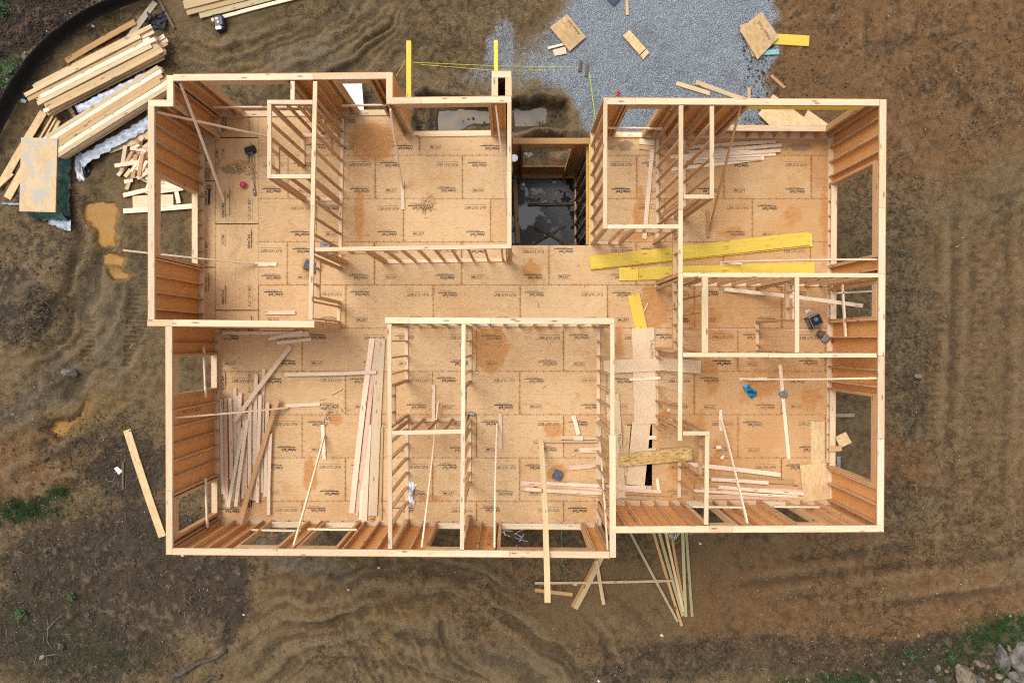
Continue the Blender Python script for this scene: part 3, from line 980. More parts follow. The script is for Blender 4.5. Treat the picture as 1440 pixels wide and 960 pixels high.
def on_floor(x, y, mx=.3, my=.06):
    def inside(a, b):
        return any(r[0] <= a <= r[1] and r[2] <= b <= r[3] for r in RECTS)
    return inside(x - mx, y) and inside(x + mx, y)


PA, PB = Print(), Print()


def stamp_adv(x, y, rot):
    m = Matrix.Translation((x, y, .003)) @ Matrix.Rotation(rot, 4, 'Z')
    PA.text('AdvanTech', m @ Matrix.Translation((-.05, .015, 0)), .42, .09, bold=.034, shear=.25)
    PA.rect(-.23, .29, -.074, -.047, m)
    PB.text('SUBFLOORING', m @ Matrix.Translation((.06, -.10, 0)), .32, .026, bold=.01)


def stamp_flat(x, y, rot):
    m = Matrix.Translation((x, y, .003)) @ Matrix.Rotation(rot, 4, 'Z')
    PB.text('FLAT OUT BEST', m, .60, .08, bold=.014)
    PB.rect(-.30, .30, -.085, -.078, m)


def stamp_small(x, y, rot):
    m = Matrix.Translation((x, y, .003)) @ Matrix.Rotation(rot, 4, 'Z')
    PB.text('LIFETIME', m, .32, .065, bold=.006, shear=.15)
    PB.rect(-.17, .17, -.062, -.054, m)
    PB.rect(-.17, .17, .050, .055, m)


xdiv = (363.5 - 720) / FS
for s in stamps:
    if len(s) == 2:
        x, top = s
        for fn, dx, dy in ((stamp_flat, -.43, -.265), (stamp_adv, .43, -.265), (stamp_adv, -.43, -.99), (stamp_small, .43, -.99)):
            sx, sy = x + dx + random.uniform(-.02, .02), top + dy + random.uniform(-.015, .015)
            if on_floor(sx, sy) and not (sx - .3 < xdiv and sy > TY(459.5)):
                fn(sx, sy, math.pi + random.uniform(-.01, .01))
    else:
        ox, oy, _ = s
        for fn, dx, dy in ((stamp_flat, .95, .43), (stamp_adv, .95, -.43), (stamp_adv, .22, .43), (stamp_small, .22, -.43)):
            sx, sy = ox + dx, oy + dy
            if on_floor(sx, sy, .05) and on_floor(sx, sy + .3, .05) and on_floor(sx, sy - .3, .05) and sx < xdiv - .05:
                fn(sx, sy, math.pi / 2)
PA.done('bold_lettering', M['ink'], floor)
PB.done('thin_lettering', M['ink_thin'], floor)
PC = Print()
mI = Matrix.Identity(4)
mI.translation = (0, 0, .004)
for (x0, x1, y) in ((962, 1062, 463.5), (1100, 1163, 464.5), (640, 700, 461)):
    PC.rect((x0 - 720) / FS, (x1 - 720) / FS, (480 - y) / FS, (480 - y + .8) / FS, mI)
PC.done('chalk_line', M['chalk'], floor)

# rim boards round the deck and under it
rims = []
for (x0, x1, y0, y1) in ((TX(207), TX(235), TY(141) - .05, TY(141)), (TX(207), TX(207) + .05, TY(459.5), TY(141)), (TX(235), TX(552), TY(104) - .05, TY(104)), (TX(552), TX(719.3), TY(137) - .05, TY(137)),
                         (TX(719.3) - .05, TX(719.3), (480 - 345) / FS, TY(137)), (xr, TX(1246.5), TY(138) - .05, TY(138)), (TX(1246.5) - .05, TX(1246.5), TY(748), TY(138)), (TX(865), TX(1246.5), TY(748), TY(748) + .05),
                         (TX(233), TX(865), TY(783), TY(783) + .05), (TX(233), TX(233) + .05, TY(783), TY(459.5)), (TX(719.3), xr, (480 - 345) / FS - .05, (480 - 345) / FS - .003)):
    rims.append((x0, x1, y0, y1, -.34, -.02))
boxes_mesh('rim_board', rims, M['orange_lumber'], floor)
boxes_mesh('yellow_rim_board', [(xr - .026, xr - .002, (480 - 345) / FS, (480 - 196) / FS, -.33, -.006)], M['yellow'], floor)

# basement: slab and perimeter
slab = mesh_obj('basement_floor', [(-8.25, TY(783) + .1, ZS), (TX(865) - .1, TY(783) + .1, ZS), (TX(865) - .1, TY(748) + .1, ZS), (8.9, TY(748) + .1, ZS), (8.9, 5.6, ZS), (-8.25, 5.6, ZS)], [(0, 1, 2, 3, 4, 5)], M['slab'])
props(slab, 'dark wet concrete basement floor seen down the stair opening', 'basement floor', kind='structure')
outl = [(TX(207), TY(141)), (TX(235), TY(141)), (TX(235), TY(104)), (TX(552), TY(104)), (TX(552), TY(137)), (TX(719.3), TY(137)), (TX(719.3), 5.68), (xr, 5.68), (xr, TY(138)), (TX(1246.5), TY(138)),
        (TX(1246.5), TY(748)), (TX(865), TY(748)), (TX(865), TY(783)), (TX(233), TY(783)), (TX(233), TY(459.5)), (TX(207), TY(459.5))]
fb = []
for i, (a, b) in enumerate(zip(outl, outl[1:] + outl[:1])):
    if i == 6:
        continue                                        # the framed basement wall closes this side
    dx, dy = b[0] - a[0], b[1] - a[1]
    t = .02
    e = .004 * (i % 3)
    x0, x1 = sorted((a[0], b[0]))
    y0, y1 = sorted((a[1], b[1]))
    if abs(dx) > abs(dy):
        s = 1 if dx > 0 else -1
        yy = (y0 - s * t, y0 - s * (t + .2))
        fb.append((x0 + .03, x1 - .03, min(yy), max(yy), ZG - .9, -.345 - e))
    else:
        s = 1 if dy < 0 else -1
        xx = (x0 - s * t, x0 - s * (t + .2))
        fb.append((min(xx), max(xx), y0 + .03, y1 - .03, ZG - .9, -.345 - e))
fw = boxes_mesh('foundation_wall', fb, M['concrete'])
props(fw, 'grey concrete basement walls standing under the wooden deck', 'wall')

# ------------------------------------------------------------------ framed walls
WI = [0]
X_AX, Y_AX, Z_AX = Vector((1, 0, 0)), Vector((0, 1, 0)), Vector((0, 0, 1))
E_TH, I_TH = .148, .1


def wall(label, a, b, th=I_TH, ops=(), sh=0, rails=(), zt=ZT, zb=0.0, name='framed_wall', splits=(), stamps=(), plate=None, group='framed walls of the house', end_studs=(1, 1), mats=None):
    WI[0] += 1
    k = WI[0]
    zt_ = zt + .0008 * k
    pa, pb = P(a[0], a[1], zt), P(b[0], b[1], zt)
    pa.z = pb.z = 0
    d = pb - pa
    L = d.length
    ang = math.atan2(d.y, d.x)
    e = empty(name, Vector((pa.x, pa.y, zb)), ang)
    pm = Matrix.Translation((pa.x, pa.y, zb)) @ Matrix.Rotation(ang, 4, 'Z')
    props(e, label, 'wall', group)
    hor = abs(b[0] - a[0]) > abs(b[1] - a[1])
    lum = mats or M['lumber']
    plm = mats or plate or M['plate']

    def tpos(c):
        return ((c - a[0]) / (b[0] - a[0]) if hor else (c - a[1]) / (b[1] - a[1])) * L
    H = zt_ - zb
    T = .038

    def hb(nm, x0, x1, z0, z1, mt, w=th, y=0.0, tw=0.0):
        """horizontal piece in the wall's own axes"""
        o = link(bpy.data.objects.new(nm, plank_mesh(x1 - x0, w, z1 - z0, mt)))
        o.parent = e
        o.matrix_local = Matrix.Translation(((x0 + x1) / 2, y, (z0 + z1) / 2)) @ Matrix.Rotation(tw, 4, 'Z')
        return o

    def vb(nm, x, z0, z1, mt=lum, w=th):
        o = link(bpy.data.objects.new(nm, plank_mesh(z1 - z0, w - .002, T, mt)))
        o.parent = e
        o.matrix_local = frame(Vector((x, random.uniform(-.001, .001), (z0 + z1) / 2)), Z_AX, Y_AX)
        return o
    O = []
    for (c0, c1, zs, zh) in ops:
        t0, t1 = sorted((tpos(c0), tpos(c1)))
        O.append((t0, t1, zs, zh))
    O.sort()
    # plates
    sp = [tpos(c) for c in splits]
    if not sp and L > 3.2:
        sp = [L * random.uniform(.3, .7)]
    if L > 7:
        for f in (.28, .52, .8):
            q = L * (f + random.uniform(-.08, .08))
            if all(abs(q - x) > 1.0 for x in sp):
                sp.append(q)
    cuts = [0.0] + sorted(sp) + [L]
    for i in range(len(cuts) - 1):
        hb('top_plate', cuts[i] + (.006 if i else 0), cuts[i + 1], H - T, H, plm, th, random.uniform(-.004, .004), random.uniform(-.0016, .0016))
    hb('lower_plate', 0.012, L - .012, H - 2 * T, H - T - .0005, lum, th - .002)
    x = .01
    for (t0, t1, zs, zh) in O:
        if zs is None:
            if t0 - x > .05:
                hb('bottom_plate', x, t0, .001, T, plm, th - .002)
            x = t1
    if L - x > .05:
        hb('bottom_plate', x, L - .01, .001, T, plm, th - .002)
    # studs
    zs0, zs1 = T + .0005, H - 2 * T - .0005
    xs = []
    if end_studs[0]:
        xs.append(.022)
    n = int(L / .4064)
    xs += [.4064 * i for i in range(1, n + 1) if L - .4064 * i > .12]
    if end_studs[1] and L > .3:
        xs.append(L - .022)
    for x in xs:
        if all(not (t0 - .06 < x < t1 + .06) for (t0, t1, _, _) in O):
            vb('stud', x + random.uniform(-.006, .006), zs0, zs1)
    for (t0, t1, zs, zh) in O:
        zh_, top = zh - zb, H - 2 * T - .001
        hd = min(top, zh_ + (.24 if th > .12 else .10))
        hb('header', t0 - .036, t1 + .036, zh_, hd, M['yellow'] if zs is not None and t1 - t0 > 2.5 else lum, th - .004)
        for s, t in ((-1, t0), (1, t1)):
            if 0.05 < t + s * .058 < L - .05:
                vb('stud', t + s * .058, zs0, zs1)
            if 0.0 < t + s * .019 < L:
                vb('jack_stud', t + s * .0188, zs0, zh_ - .0005)
        if top - hd > .06:
            q = t0 + .2
            while q < t1 - .1:
                vb('cripple_stud', q, hd + .0005, top)
                q += .4064
        if zs is not None and zs > .06:
            zz = zs - zb
            hb('window_sill', t0 + .001, t1 - .001, zz - T, zz, plm, th)
            if zz > .15:
                q = t0 + .02
                while q < t1:
                    vb('cripple_stud', q, zs0, zz - T - .0005)
                    q += min(.4064, max(.1, (t1 - .04 - t0) / max(1, round((t1 - t0 - .04) / .4))))
    # sheathing on the outer face
    if sh:
        y0, y1 = sorted((sh * (th / 2 + .0005), sh * (th / 2 + .0125)))
        bl = []
        zlo, zhi = -.33, H - .006
        x = -.004
        for (t0, t1, zs, zh) in O:
            bl.append((x, t0, y0, y1, zlo, zhi))
            bl.append((t0, t1, y0, y1, zh - zb, zhi))
            if zs is not None:
                bl.append((t0, t1, y0, y1, zlo, max(zs - zb - .002, .036)))
            x = t1
        bl.append((x, L + .004, y0, y1, zlo, zhi))
        so = boxes_mesh('sheathing', bl, M['sheath'], e)
        if stamps:
            pr = Print()
            for (c, zc, ln, txt) in stamps:
                y = sh * (th / 2 - .002)
                xx = tpos(c)
                # lettering runs up the panel, on its inner face
                X = Vector((0, 0, 1))
                Nn = Vector((0, -sh, 0))
                Yd = Nn.cross(X)
                m = Matrix((X, Yd, Nn)).transposed().to_4x4()
                m.translation = Vector((xx, y, zc))
                pr.text(txt, m, ln, .11, bold=.012)
                pr.rect(-ln * .62, -ln * .54, -.05, .05, m)
            pr.done('printed_lettering', M['ink_brown'], so)
    for (r0, r1, z) in rails:
        q0, q1 = P(r0[0], r0[1], z), P(r1[0], r1[1], z)
        plank('guard_rail', q0, q1, .042, .085, M['fresh'], e, pm, None)
    return e


FULL = 2.45
W_ = .23
EW = E_TH
Eo = 'framed outer walls of the house'
wall('outer wall at the far left with brown sheathing, two guard-free openings and a scrap pile outside it', (212.7, 149.5), (212.7, 457), EW, [(243, 356, .43, FULL)], sh=-1, splits=(330,), group=Eo)
wall('short outer wall jog nearest the lumber stacks, running sideways', (208.5, 145.2), (243.5, 145.2), EW, sh=1, group=Eo)
wall('short outer wall jog beside the lumber stacks, running up to the long upper wall', (239.3, 141), (239.3, 106), EW, sh=1, group=Eo)
wall('long upper outer wall with a tall opening and white sheet beyond it', (243.5, 109.3), (548, 106.5), EW, [(283, 398, .04, FULL), (471, 516, .04, FULL)], sh=1, splits=(440,),
     rails=[((300, 151), (439, 151), 1.0), ((481, 148.5), (544, 148), 1.0)], group=Eo)
wall('short outer wall jog between the long upper wall and the wall over the flooded trench', (547.5, 102), (547.5, 138.5), EW, sh=1, group=Eo)
wall('outer wall with a wide opening over the flooded trench', (543.5, 142), (719, 139.8), EW, [(559, 686, .04, FULL)], sh=1, splits=(593,), group=Eo)
wall('head of the small chimney chase above the trench wall', (691.5, 104.8), (719, 104.8), EW, sh=1, group='walls of the chimney chase')
wall('cheek of the chimney chase under the end of a yellow beam', (695.8, 135.2), (695.8, 109.4), EW, sh=1, group='walls of the chimney chase')
wall('cheek of the chimney chase beside the stair recess', (714.8, 109.4), (714.8, 135.2), EW, sh=1, group='walls of the chimney chase')
wall('stud wall along the near side of the dark stair opening, with a bare floor of shavings behind', (716.2, 144.3), (716.4, 349), I_TH)
wall('long stud partition below the room of shavings with a doorway at one end', (443.5, 351), (713, 346.7), I_TH, [(452, 508, None, 2.1)])
wall('long stud partition from the upper outer wall down past the black case', (443.2, 114.5), (436.8, 449), I_TH, [(363, 414, None, 2.1)], splits=(290,))
wall('outer wall end that closes the room with the broom, above the pile of loose studs', (207.5, 453.4), (442, 455.4), EW, sh=-1, splits=(243,), group=Eo)
wall('upper side of the small closet by the long upper wall', (376, 143.6), (439.5, 143.6), I_TH)
wall('closet side facing the broom, open in its lower half', (378.6, 146.8), (378.6, 251), I_TH, [(196, 242, None, 2.1)])
wall('lower side of the small closet beside the broom', (382, 248), (436.8, 248), I_TH)
wall('stub partition joining the closet to the long upper wall', (411.3, 114.5), (411.3, 140.6), I_TH)
wall('outer wall beside the pile of loose studs with two narrow barred openings', (237.6, 459), (238.6, 779), EW, [(502, 555, .2, FULL), (705, 757, .2, FULL)], sh=-1, splits=(690,),
     rails=[((286.5, 488), (289.5, 559), 1.0), ((289, 672), (291.8, 741), 1.0)], stamps=[(585, 1.45, .9, 'ZIP SYSTEM'), (652, 1.45, 1.2, 'ZIP SYSTEM')], group=Eo)
wall('long lower outer wall with four window openings onto mud', (243, 774.6), (857, 779.4), EW, [(331, 385, .23, FULL), (418, 468, .23, FULL), (600, 647, .23, FULL), (703, 831, .23, FULL)], sh=-1, splits=(390, 640),
     rails=[((352, 744.5), (423, 746), 1.0), ((433, 743.5), (502, 744.5), 1.0)], stamps=[(686, 1.3, 1.0, 'ZIP SYSTEM')], group=Eo)
wall('wide pale partition across the middle of the house with paint-white plate', (541.8, 450.4), (863.5, 451.4), .145, splits=(576, 690))
wall('stud partition beside the long grey planks with a doorway', (547.6, 455.5), (548.6, 771), I_TH, [(546, 598, None, 2.1)], splits=(640,))
wall('stud partition in the middle of the lower rooms with the grey nail tool at its foot', (652, 455.5), (649.6, 772), I_TH, [(548, 606, None, 2.1), (712, 762, None, 2.1)], splits=(610,))
wall('short cross partition between the two lower partitions', (551.4, 608.6), (648.4, 606.6), I_TH)
wall('narrow upper half of the partition facing the taped-down sheets in the hall', (861, 456.2), (861.2, 610.5), I_TH)
wall('thick lower half of the partition beside the sheets in the hall', (861.4, 611), (861.8, 783.3), EW, sh=0, splits=(742,))
wall('stud wall with open bays facing the stair opening, beside the gravel', (851.2, 137.5), (850.8, 321.5), I_TH)
wall('outer wall along the gravel pad with one narrow and one wide opening', (854, 142.6), (1236, 144.8), EW, [(886, 932, .04, FULL), (1057, 1215, .71, FULL)], sh=1, splits=(893, 1140),
     rails=[((855, 180), (931, 181), 1.0)], group=Eo)
wall('outer wall facing the tracked mud at the far right with three openings', (1241.2, 140.5), (1237.6, 738), EW, [(227, 356, W_, FULL), (399, 444, W_, FULL), (559, 681, W_, FULL)], sh=1, splits=(385, 500),
     rails=[((1177, 412), (1225, 409.5), 1.0), ((1184.5, 400), (1189, 473), 1.0)], stamps=[(712, 1.3, 1.0, 'ZIP SYSTEM')], group=Eo)
wall('lower outer wall in front of the treated boards with two small openings', (858, 744), (1242, 742.4), EW, [(999, 1036, W_, FULL), (1127, 1162, W_, FULL)], sh=-1, splits=(997, 1030),
     rails=[((974, 712), (1043, 713), 1.0), ((1088, 712), (1152, 712.5), 1.0)], stamps=[(905, 1.3, 1.0, 'ZIP SYSTEM')], group=Eo)
wall('short partition above the pair of yellow beams with a doorway', (854, 319), (954, 318.6), I_TH, [(898, 949, None, 2.1)])
wall('long partition running down the right half across the yellow beams', (957.6, 148.5), (956.3, 619), I_TH, [(318, 381, None, 2.1), (396, 489, None, 2.1)], splits=(384,))
wall('little return partition at the foot of the long right partition', (960, 609), (997.6, 609), I_TH)
wall('short partition beside the red stained lumber pile, ending on the lower outer wall', (994.6, 612.4), (993, 737), I_TH, [(620, 670, None, 2.1)])
wall('short partition over the neat stud pile, hanging from the gravel side wall', (1001, 149.5), (1001, 279.5), I_TH)
wall('tiny return partition closing the alcove of the neat stud pile', (961, 277), (997.6, 277), I_TH)
wall('cross partition over the lower yellow beam reaching the right outer wall', (960.4, 386.7), (1235.6, 387.2), I_TH, splits=(1100,))
wall('cross partition between the radio room and the room with blue film', (960.2, 499), (1232, 499.6), I_TH, splits=(1080,))
wall('stud partition in the radio room with a long loose stud leaning past it', (1120.6, 390.2), (1120.4, 495.5), I_TH, [(396, 446, None, 2.1)])
wall('thick tan plumbing partition next to the long right partition', (991, 389.9), (991, 495.6), .145, plate=M['yard'])
wall('dark basement wall below the deck with a framed window onto the trench', (721, 199), (829, 199), .15, [(737, 806, -3.15, -.45)], sh=1, zt=-.012, zb=ZS, name='basement_wall', plate=M['lumber'], group='basement walls in the stair opening', mats=M['orange_lumber'])
wall('basement stud wall under the yellow edged side of the stair opening', (826.5, 205), (826.5, 344), .1, zt=-.345, zb=ZS, name='basement_wall', plate=M['orange_lumber'], group='basement walls in the stair opening', mats=M['orange_lumber'])

# ------------------------------------------------------------------ loose boards
LBL = {}


def board(name, label, a, b, w, z=0.0, z1=None, t=.038, mat='lumber', cat='board', group=None, on='floor', warp=None, edge=False, layer=0):
    """a, b in picture px; w in px at that height; z = underside above floor (or above ground)"""
    if on == 'ground':
        base = gmean(a, b)
    else:
        base = .004
    za = base + z + layer * .0405 + random.uniform(0, .003)
    zb_ = za if z1 is None else base + z1
    p0, p1 = P(a[0], a[1], za), P(b[0], b[1], zb_)
    W = w / sc((za + zb_) / 2)
    wd = None
    dz = Vector((0, 0, t / 2))
    o = plank(name, p0 + dz, p1 + dz, W, t, M[mat], None, None, wd, warp if warp is not None else random.randint(1, 4))
    return props(o, label, cat, group)


def boards(name, label, rows, group, mat='lumber', cat='board', on='floor', z=0.0):
    for r in rows:
        (a, b, w) = r[:3]
        ex = r[3] if len(r) > 3 else {}
        kw = dict(mat=mat, z=z)
        kw.update(ex)
        board(name, kw.pop('label', label), a, b, w, cat=cat, group=group, on=on, **kw)


# pile of studs beside the left wall of the lower room
PILE = 'pale stud in the loose pile beside the brown left wall of the lower room'
G1 = 'loose pile of studs in the lower left room'
rows = [((312, 561), (313.6, 694), 4.6), ((318, 560), (320, 709), 4.6, {'mat': 'pinkish'}), ((323.6, 559), (326, 673), 4.8), ((331, 545), (331, 692), 4.4), ((338.5, 552.5), (335.5, 706), 4.8),
        ((352, 567), (352, 702), 5), ((356, 570), (357.5, 703), 4.2), ((361, 526), (360, 703), 4.8), ((366.4, 555), (362.5, 706), 4.8), ((372, 518), (368, 640), 4.4), ((377, 566), (373.5, 698), 4.8), ((381, 609), (378, 723), 4.6),
        ((315, 575), (317, 700), 4.2, {'mat': 'pinkish'}), ((328, 560), (328.5, 705), 4.4), ((343, 575), (342, 700), 4.6), ((347, 581), (346, 695), 4.4, {'mat': 'pinkish'}), ((334.6, 556), (333, 700), 4.4), ((370, 580), (369, 692), 4.6)]
for i, r in enumerate(rows):
    ex = dict(r[3]) if len(r) > 3 else {'mat': 'fresh'}
    ex['layer'] = (i * 7) % 3 if i < 12 else 0
    board('lumber_board', PILE, r[0], r[1], r[2], cat='board', group=G1, **ex)
board('lumber_board', 'stud slanting across the top of the loose pile, nearest the brown wall', (344.5, 592), (321.5, 713), 4.8, z=.13, mat='fresh', group=G1)
board('lumber_board', 'stud slanting across the top of the loose pile, second from the brown wall', (348, 590), (332, 711), 4.8, z=.131, mat='fresh', group=G1)
board('lumber_board', 'wide tan stud lying diagonally on top of the loose pile towards the lower outer wall', (390.6, 561), (338, 734), 6.6, z=.172, mat='lumber', group=G1)
board('lumber_board', 'long pale stud slanting up from the loose pile towards the middle of the floor', (409, 487), (329.5, 592), 6.0, z=.04, z1=.22, mat='fresh', group=G1)
# boards under the end wall
G2 = 'boards lying under the end wall of the broom room'
boards('lumber_board', 'short pale board in the untidy row under the end wall above the loose stud pile',
       [((313, 467.5), (434, 467.8), 4.8), ((365, 463), (414, 462.4), 4), ((378, 477), (426, 466.5), 4.8, {'layer': 1}), ((390, 482), (438, 477), 4.6), ((380, 473), (436, 470.5), 4.2)], G2, 'fresh')
board('lumber_board', 'short tan board tilted away from the untidy row, nearest the left wall', (286.5, 465.5), (324, 474), 4.8, mat='lumber', group=G2)
board('lumber_board', 'lone pale board lying across the open floor near the tall planks', (401, 526.5), (529, 523), 5, z=.085, z1=.09, mat='fresh')
board('lumber_board', 'short bright board lying flat in the broom room by the end wall', (372, 439.6), (416, 439.6), 5, mat='fresh')
board('lumber_board', 'small upright-lying tan board in the broom room between ball and brace foot', (320.5, 263), (320.5, 302), 5, mat='yard')
board('wood_scrap', 'thin tan scrap lying slanted on the open floor above the shavings', (466, 554), (481, 546), 3, mat='osb', cat='scrap')
# tall planks
G3 = 'long planks beside the middle left partition'
board('plank', 'long pale plank leaning leftwards in the row of tall planks', (523.5, 476), (494.8, 721), 7.6, z=.045, mat='fresh', cat='plank', group=G3)
board('plank', 'pinkish plank half hidden under the leaning pale plank', (529, 476), (501, 724), 6.5, mat='pinkish', cat='plank', group=G3)
board('plank', 'wide grey knotty plank in the row of tall planks', (536, 476), (524.5, 724), 12.5, mat='plate', cat='plank', group=G3, t=.045)
board('plank', 'short white plank lying between the tall planks', (519, 597), (512.5, 733), 8, z=.003, mat='fresh', cat='plank', group=G3)
board('plank', 'narrow board at the edge of the tall planks by the partition', (538, 600), (535.5, 733), 3.4, mat='yard', cat='plank', group=G3)
board('plank', 'thin white strip on the wide grey plank', (513.2, 640), (507, 730), 4, mat='fresh', cat='plank', group=G3)
board('wood_scrap', 'orange block at the foot of the wide grey plank', (521, 729), (527, 729), 8, mat='orange_lumber', cat='block')
# neat pile, upper right
boards('lumber_board', 'pale stud in the neat fanned pile under the wide opening of the gravel side wall',
       [((961, 208.5), (1090, 199.5), 5), ((966, 215), (1099, 204.3), 5), ((980, 219.5), (1097, 212), 4.8, {'layer': 1}), ((942, 221.2), (1060, 213.6), 5), ((961, 224.5), (1090, 216.8), 5), ((975, 228.5), (1070, 223), 4.6, {'layer': 1}), ((944, 238.5), (1074, 222.6), 5)],
       'fanned stud pile in the upper right room', 'fresh')
board('lumber_board', 'pale stud leaning slightly in the narrow room beside the stair wall', (917.5, 210), (906, 336), 6, z=.0, mat='fresh')
board('wood_scrap', 'pale block on the floor at the top of the narrow room', (899, 199.5), (920, 201), 8, z=0, mat='fresh', cat='block')
board('wood_scrap', 'tan block stacked below the pale block in the narrow room', (899, 207.5), (920, 209), 6, z=0, mat='lumber', cat='block')
board('wood_scrap', 'small flat scrap on the floor under the guard rail of the gravel side wall', (876, 190), (912, 190), 5, z=0, mat='fresh', cat='scrap')
# yellow laminated beams
GY = 'yellow laminated beams'
board('yellow_beam', 'uppermost and longest yellow laminated beam crossing the hall at a slant', (829.5, 369.5), (1137, 335.5), 18.8, z=.05, t=.045, mat='yellow', cat='beam', group=GY, warp=0)
board('yellow_beam', 'yellow beam hidden under the longest one, showing only along its edge', (831, 370.5), (1141, 337.5), 18.8, t=.045, mat='yellow', cat='beam', group=GY, warp=0)
board('yellow_beam', 'straight yellow beam lying along the cross partition', (897.5, 385), (1144.7, 377.6), 18, t=.05, mat='yellow', cat='beam', group=GY, warp=0)
board('yellow_beam', 'short yellow beam offcut butted to the straight beam in the hall', (870.3, 385.5), (897, 384.7), 18.4, t=.045, mat='yellow', cat='beam', group=GY, warp=0)
board('yellow_beam', 'short yellow beam standing lengthwise in the hall above the bare sheets', (890.8, 414), (901.8, 464), 17.2, t=.045, mat='yellow', cat='beam', group=GY, warp=0)
board('yellow_beam', 'yellow beam end sticking out from under a sheet at the gravel edge', (1084, 55.5), (1137, 58.6), 14.8, t=.05, mat='yellow', cat='beam', on='ground', group=GY, warp=0)
for x, y0, y1, w, lb in ((575.5, 60, 150, 6.6, 'yellow beam jutting out over the mud, farther from the stair recess'), (697.5, 59, 112, 5.6, 'yellow beam jutting out above the chimney chase')):
    o = plank('yellow_beam', P(x, y0, -.2), P(x, y1, -.2), w / sc(-.1), .24, M['yellow'], wdir=X_AX)
    props(o, lb, 'beam', GY)
board('wood_scrap', 'thin pale sliver beside the short yellow beam in the hall', (903, 442), (911, 426), 1.6, mat='fresh', cat='scrap')
# radio room
board('lumber_board', 'long pale stud leaning through the radio room to the window opening', (1018, 407), (1213, 430), 5.2, z=.02, z1=.9, mat='fresh')
board('lumber_board', 'short stud on edge beside the partition in the radio room', (1115, 398), (1115.4, 449), 3.2, mat='fresh')
# blue film room
board('lumber_board', 'pale stud lying up and down beside the blue film', (1096.6, 513), (1109, 645), 5, mat='fresh')
boards('wood_scrap', 'small pale block on the floor of the blue film room near the return partition', [((1007, 628.5), (1014, 628.5), 5), ((1013.6, 645), (1017.4, 640), 3.4)], 'small blocks by the return partition', 'fresh', 'block')
G4 = 'red stained lumber pile in the lower right room'
board('lumber_board', 'pale pink stud topping the pile by the lower right wall', (967, 652.3), (1097, 667.2), 6.2, z=.03, mat='fresh', group=G4)
board('lumber_board', 'tan stud second in the pile by the lower right wall', (978, 668.5), (1115, 677.5), 6.6, z=.02, mat='lumber', group=G4)
board('lumber_board', 'board with a pale stub end, third in the pile by the lower right wall', (998, 680), (1122, 684.4), 6, mat='lumber', group=G4)
board('lumber_board', 'pinkish board fourth in the pile by the lower right wall', (985, 688), (1127, 690.6), 6, mat='pinkish', group=G4)
board('lumber_board', 'narrow bright board slanting over the red stained boards', (975, 689), (1122, 697.6), 4, z=.042, mat='fresh', group=G4)
board('lumber_board', 'dark red stained board lowest in the pile by the lower right wall', (990, 698), (1129, 700), 6.4, mat='pinkish', group=G4)
board('lumber_board', 'short pale board riding on the tan stud in the pile by the lower right wall', (1000, 673.5), (1080, 678.5), 5, z=.075, mat='fresh', group=G4)
board('lumber_board', 'long pale board tucked against the square sheet in the pile by the lower right wall', (1010, 684), (1130, 693.5), 5, z=.06, mat='fresh', group=G4)
board('plywood_sheet', 'narrow upright strip of strand board under the square sheet in the lower right corner', (1149.5, 592), (1150, 672), 20, t=.018, mat='osb', cat='sheet', warp=0)
board('plywood_sheet', 'square plain sheet leaning on the pile in the lower right corner', (1143, 651.8), (1148.3, 703.6), 37, z=.045, t=.018, mat='osb', cat='sheet', warp=0)
# hall sheets
o = board('plywood_sheet', 'upper bare sheet of the walkway laid down the hall, stamped along one edge', (904.2, 461), (907.6, 596), 31.5, z=.03, t=.018, mat='ply', cat='sheet', warp=0)
hall_sheets = [(o, .33, -.33, 1.2)]
o = board('plywood_sheet', 'lower bare sheet of the walkway laid over the floor gap in the hall', (902, 594), (893.5, 681.5), 26, z=.012, t=.018, mat='ply', cat='sheet', warp=0)
o3 = board('plywood_sheet', 'narrow stamped sheet beside the thick partition in the hall', (861, 554), (870.5, 700), 19, z=.034, t=.018, mat='ply', cat='sheet', warp=0)
board('plywood_sheet', 'narrow dark strip between the two hall sheets', (882.5, 598), (877, 668), 9, z=.012, t=.018, mat='osb', cat='sheet', warp=0)
board('plywood_sheet', 'plain crosswise strip over the walkway, its end under the thin partition', (848.8, 516), (928, 512.2), 18.5, z=.068, t=.018, mat='ply', cat='sheet', warp=0)
board('plywood_sheet', 'plain crosswise strip over the walkway, its end under the long right partition', (920, 511), (985.5, 516), 18.5, z=.05, t=.016, mat='ply', cat='sheet', warp=0)
board('plywood_sheet', 'coarse yellow strand board strip lying crosswise low in the hall', (870, 647), (973, 637.2), 18.4, z=.075, t=.03, mat='osb_bold', cat='sheet', warp=0)
board('lumber_board', 'thin stick lying crosswise on the hall walkway', (885, 533.4), (929, 531), 3.8, z=.05, t=.02, mat='fresh')
boards('wood_scrap', 'short stick bridging the black gap beside the hall walkway', [((912, 615), (923, 614.5), 5), ((911, 632.5), (922, 632), 5)], 'sticks over the floor gap', 'fresh', 'scrap')
G5 = 'boards at the foot of the hall'
board('lumber_board', 'narrow pale board running under the thick partition at the foot of the hall', (769, 679), (908, 685), 4.8, z=.042, mat='fresh', group=G5)
board('lumber_board', 'wide tan board with knots at the foot of the hall, inside the middle room', (732, 684.5), (851, 695), 9.4, mat='lumber', group=G5)
board('lumber_board', 'pinkish board below the blue grey box in the middle room', (732, 678.5), (770, 681), 6, mat='pinkish', group=G5)
board('lumber_board', 'tan board beyond the thick partition at the foot of the hall', (866, 690.5), (944, 694.5), 6, mat='lumber', group=G5)
board('lumber_board', 'second tan board beyond the thick partition, nearest the lower outer wall', (866, 697), (921, 700.8), 5.4, mat='lumber', group=G5)
board('lumber_board', 'upper pale board laid on the wide tan board at the foot of the hall', (738, 687), (846, 693), 5, z=.043, mat='fresh', group=G5)
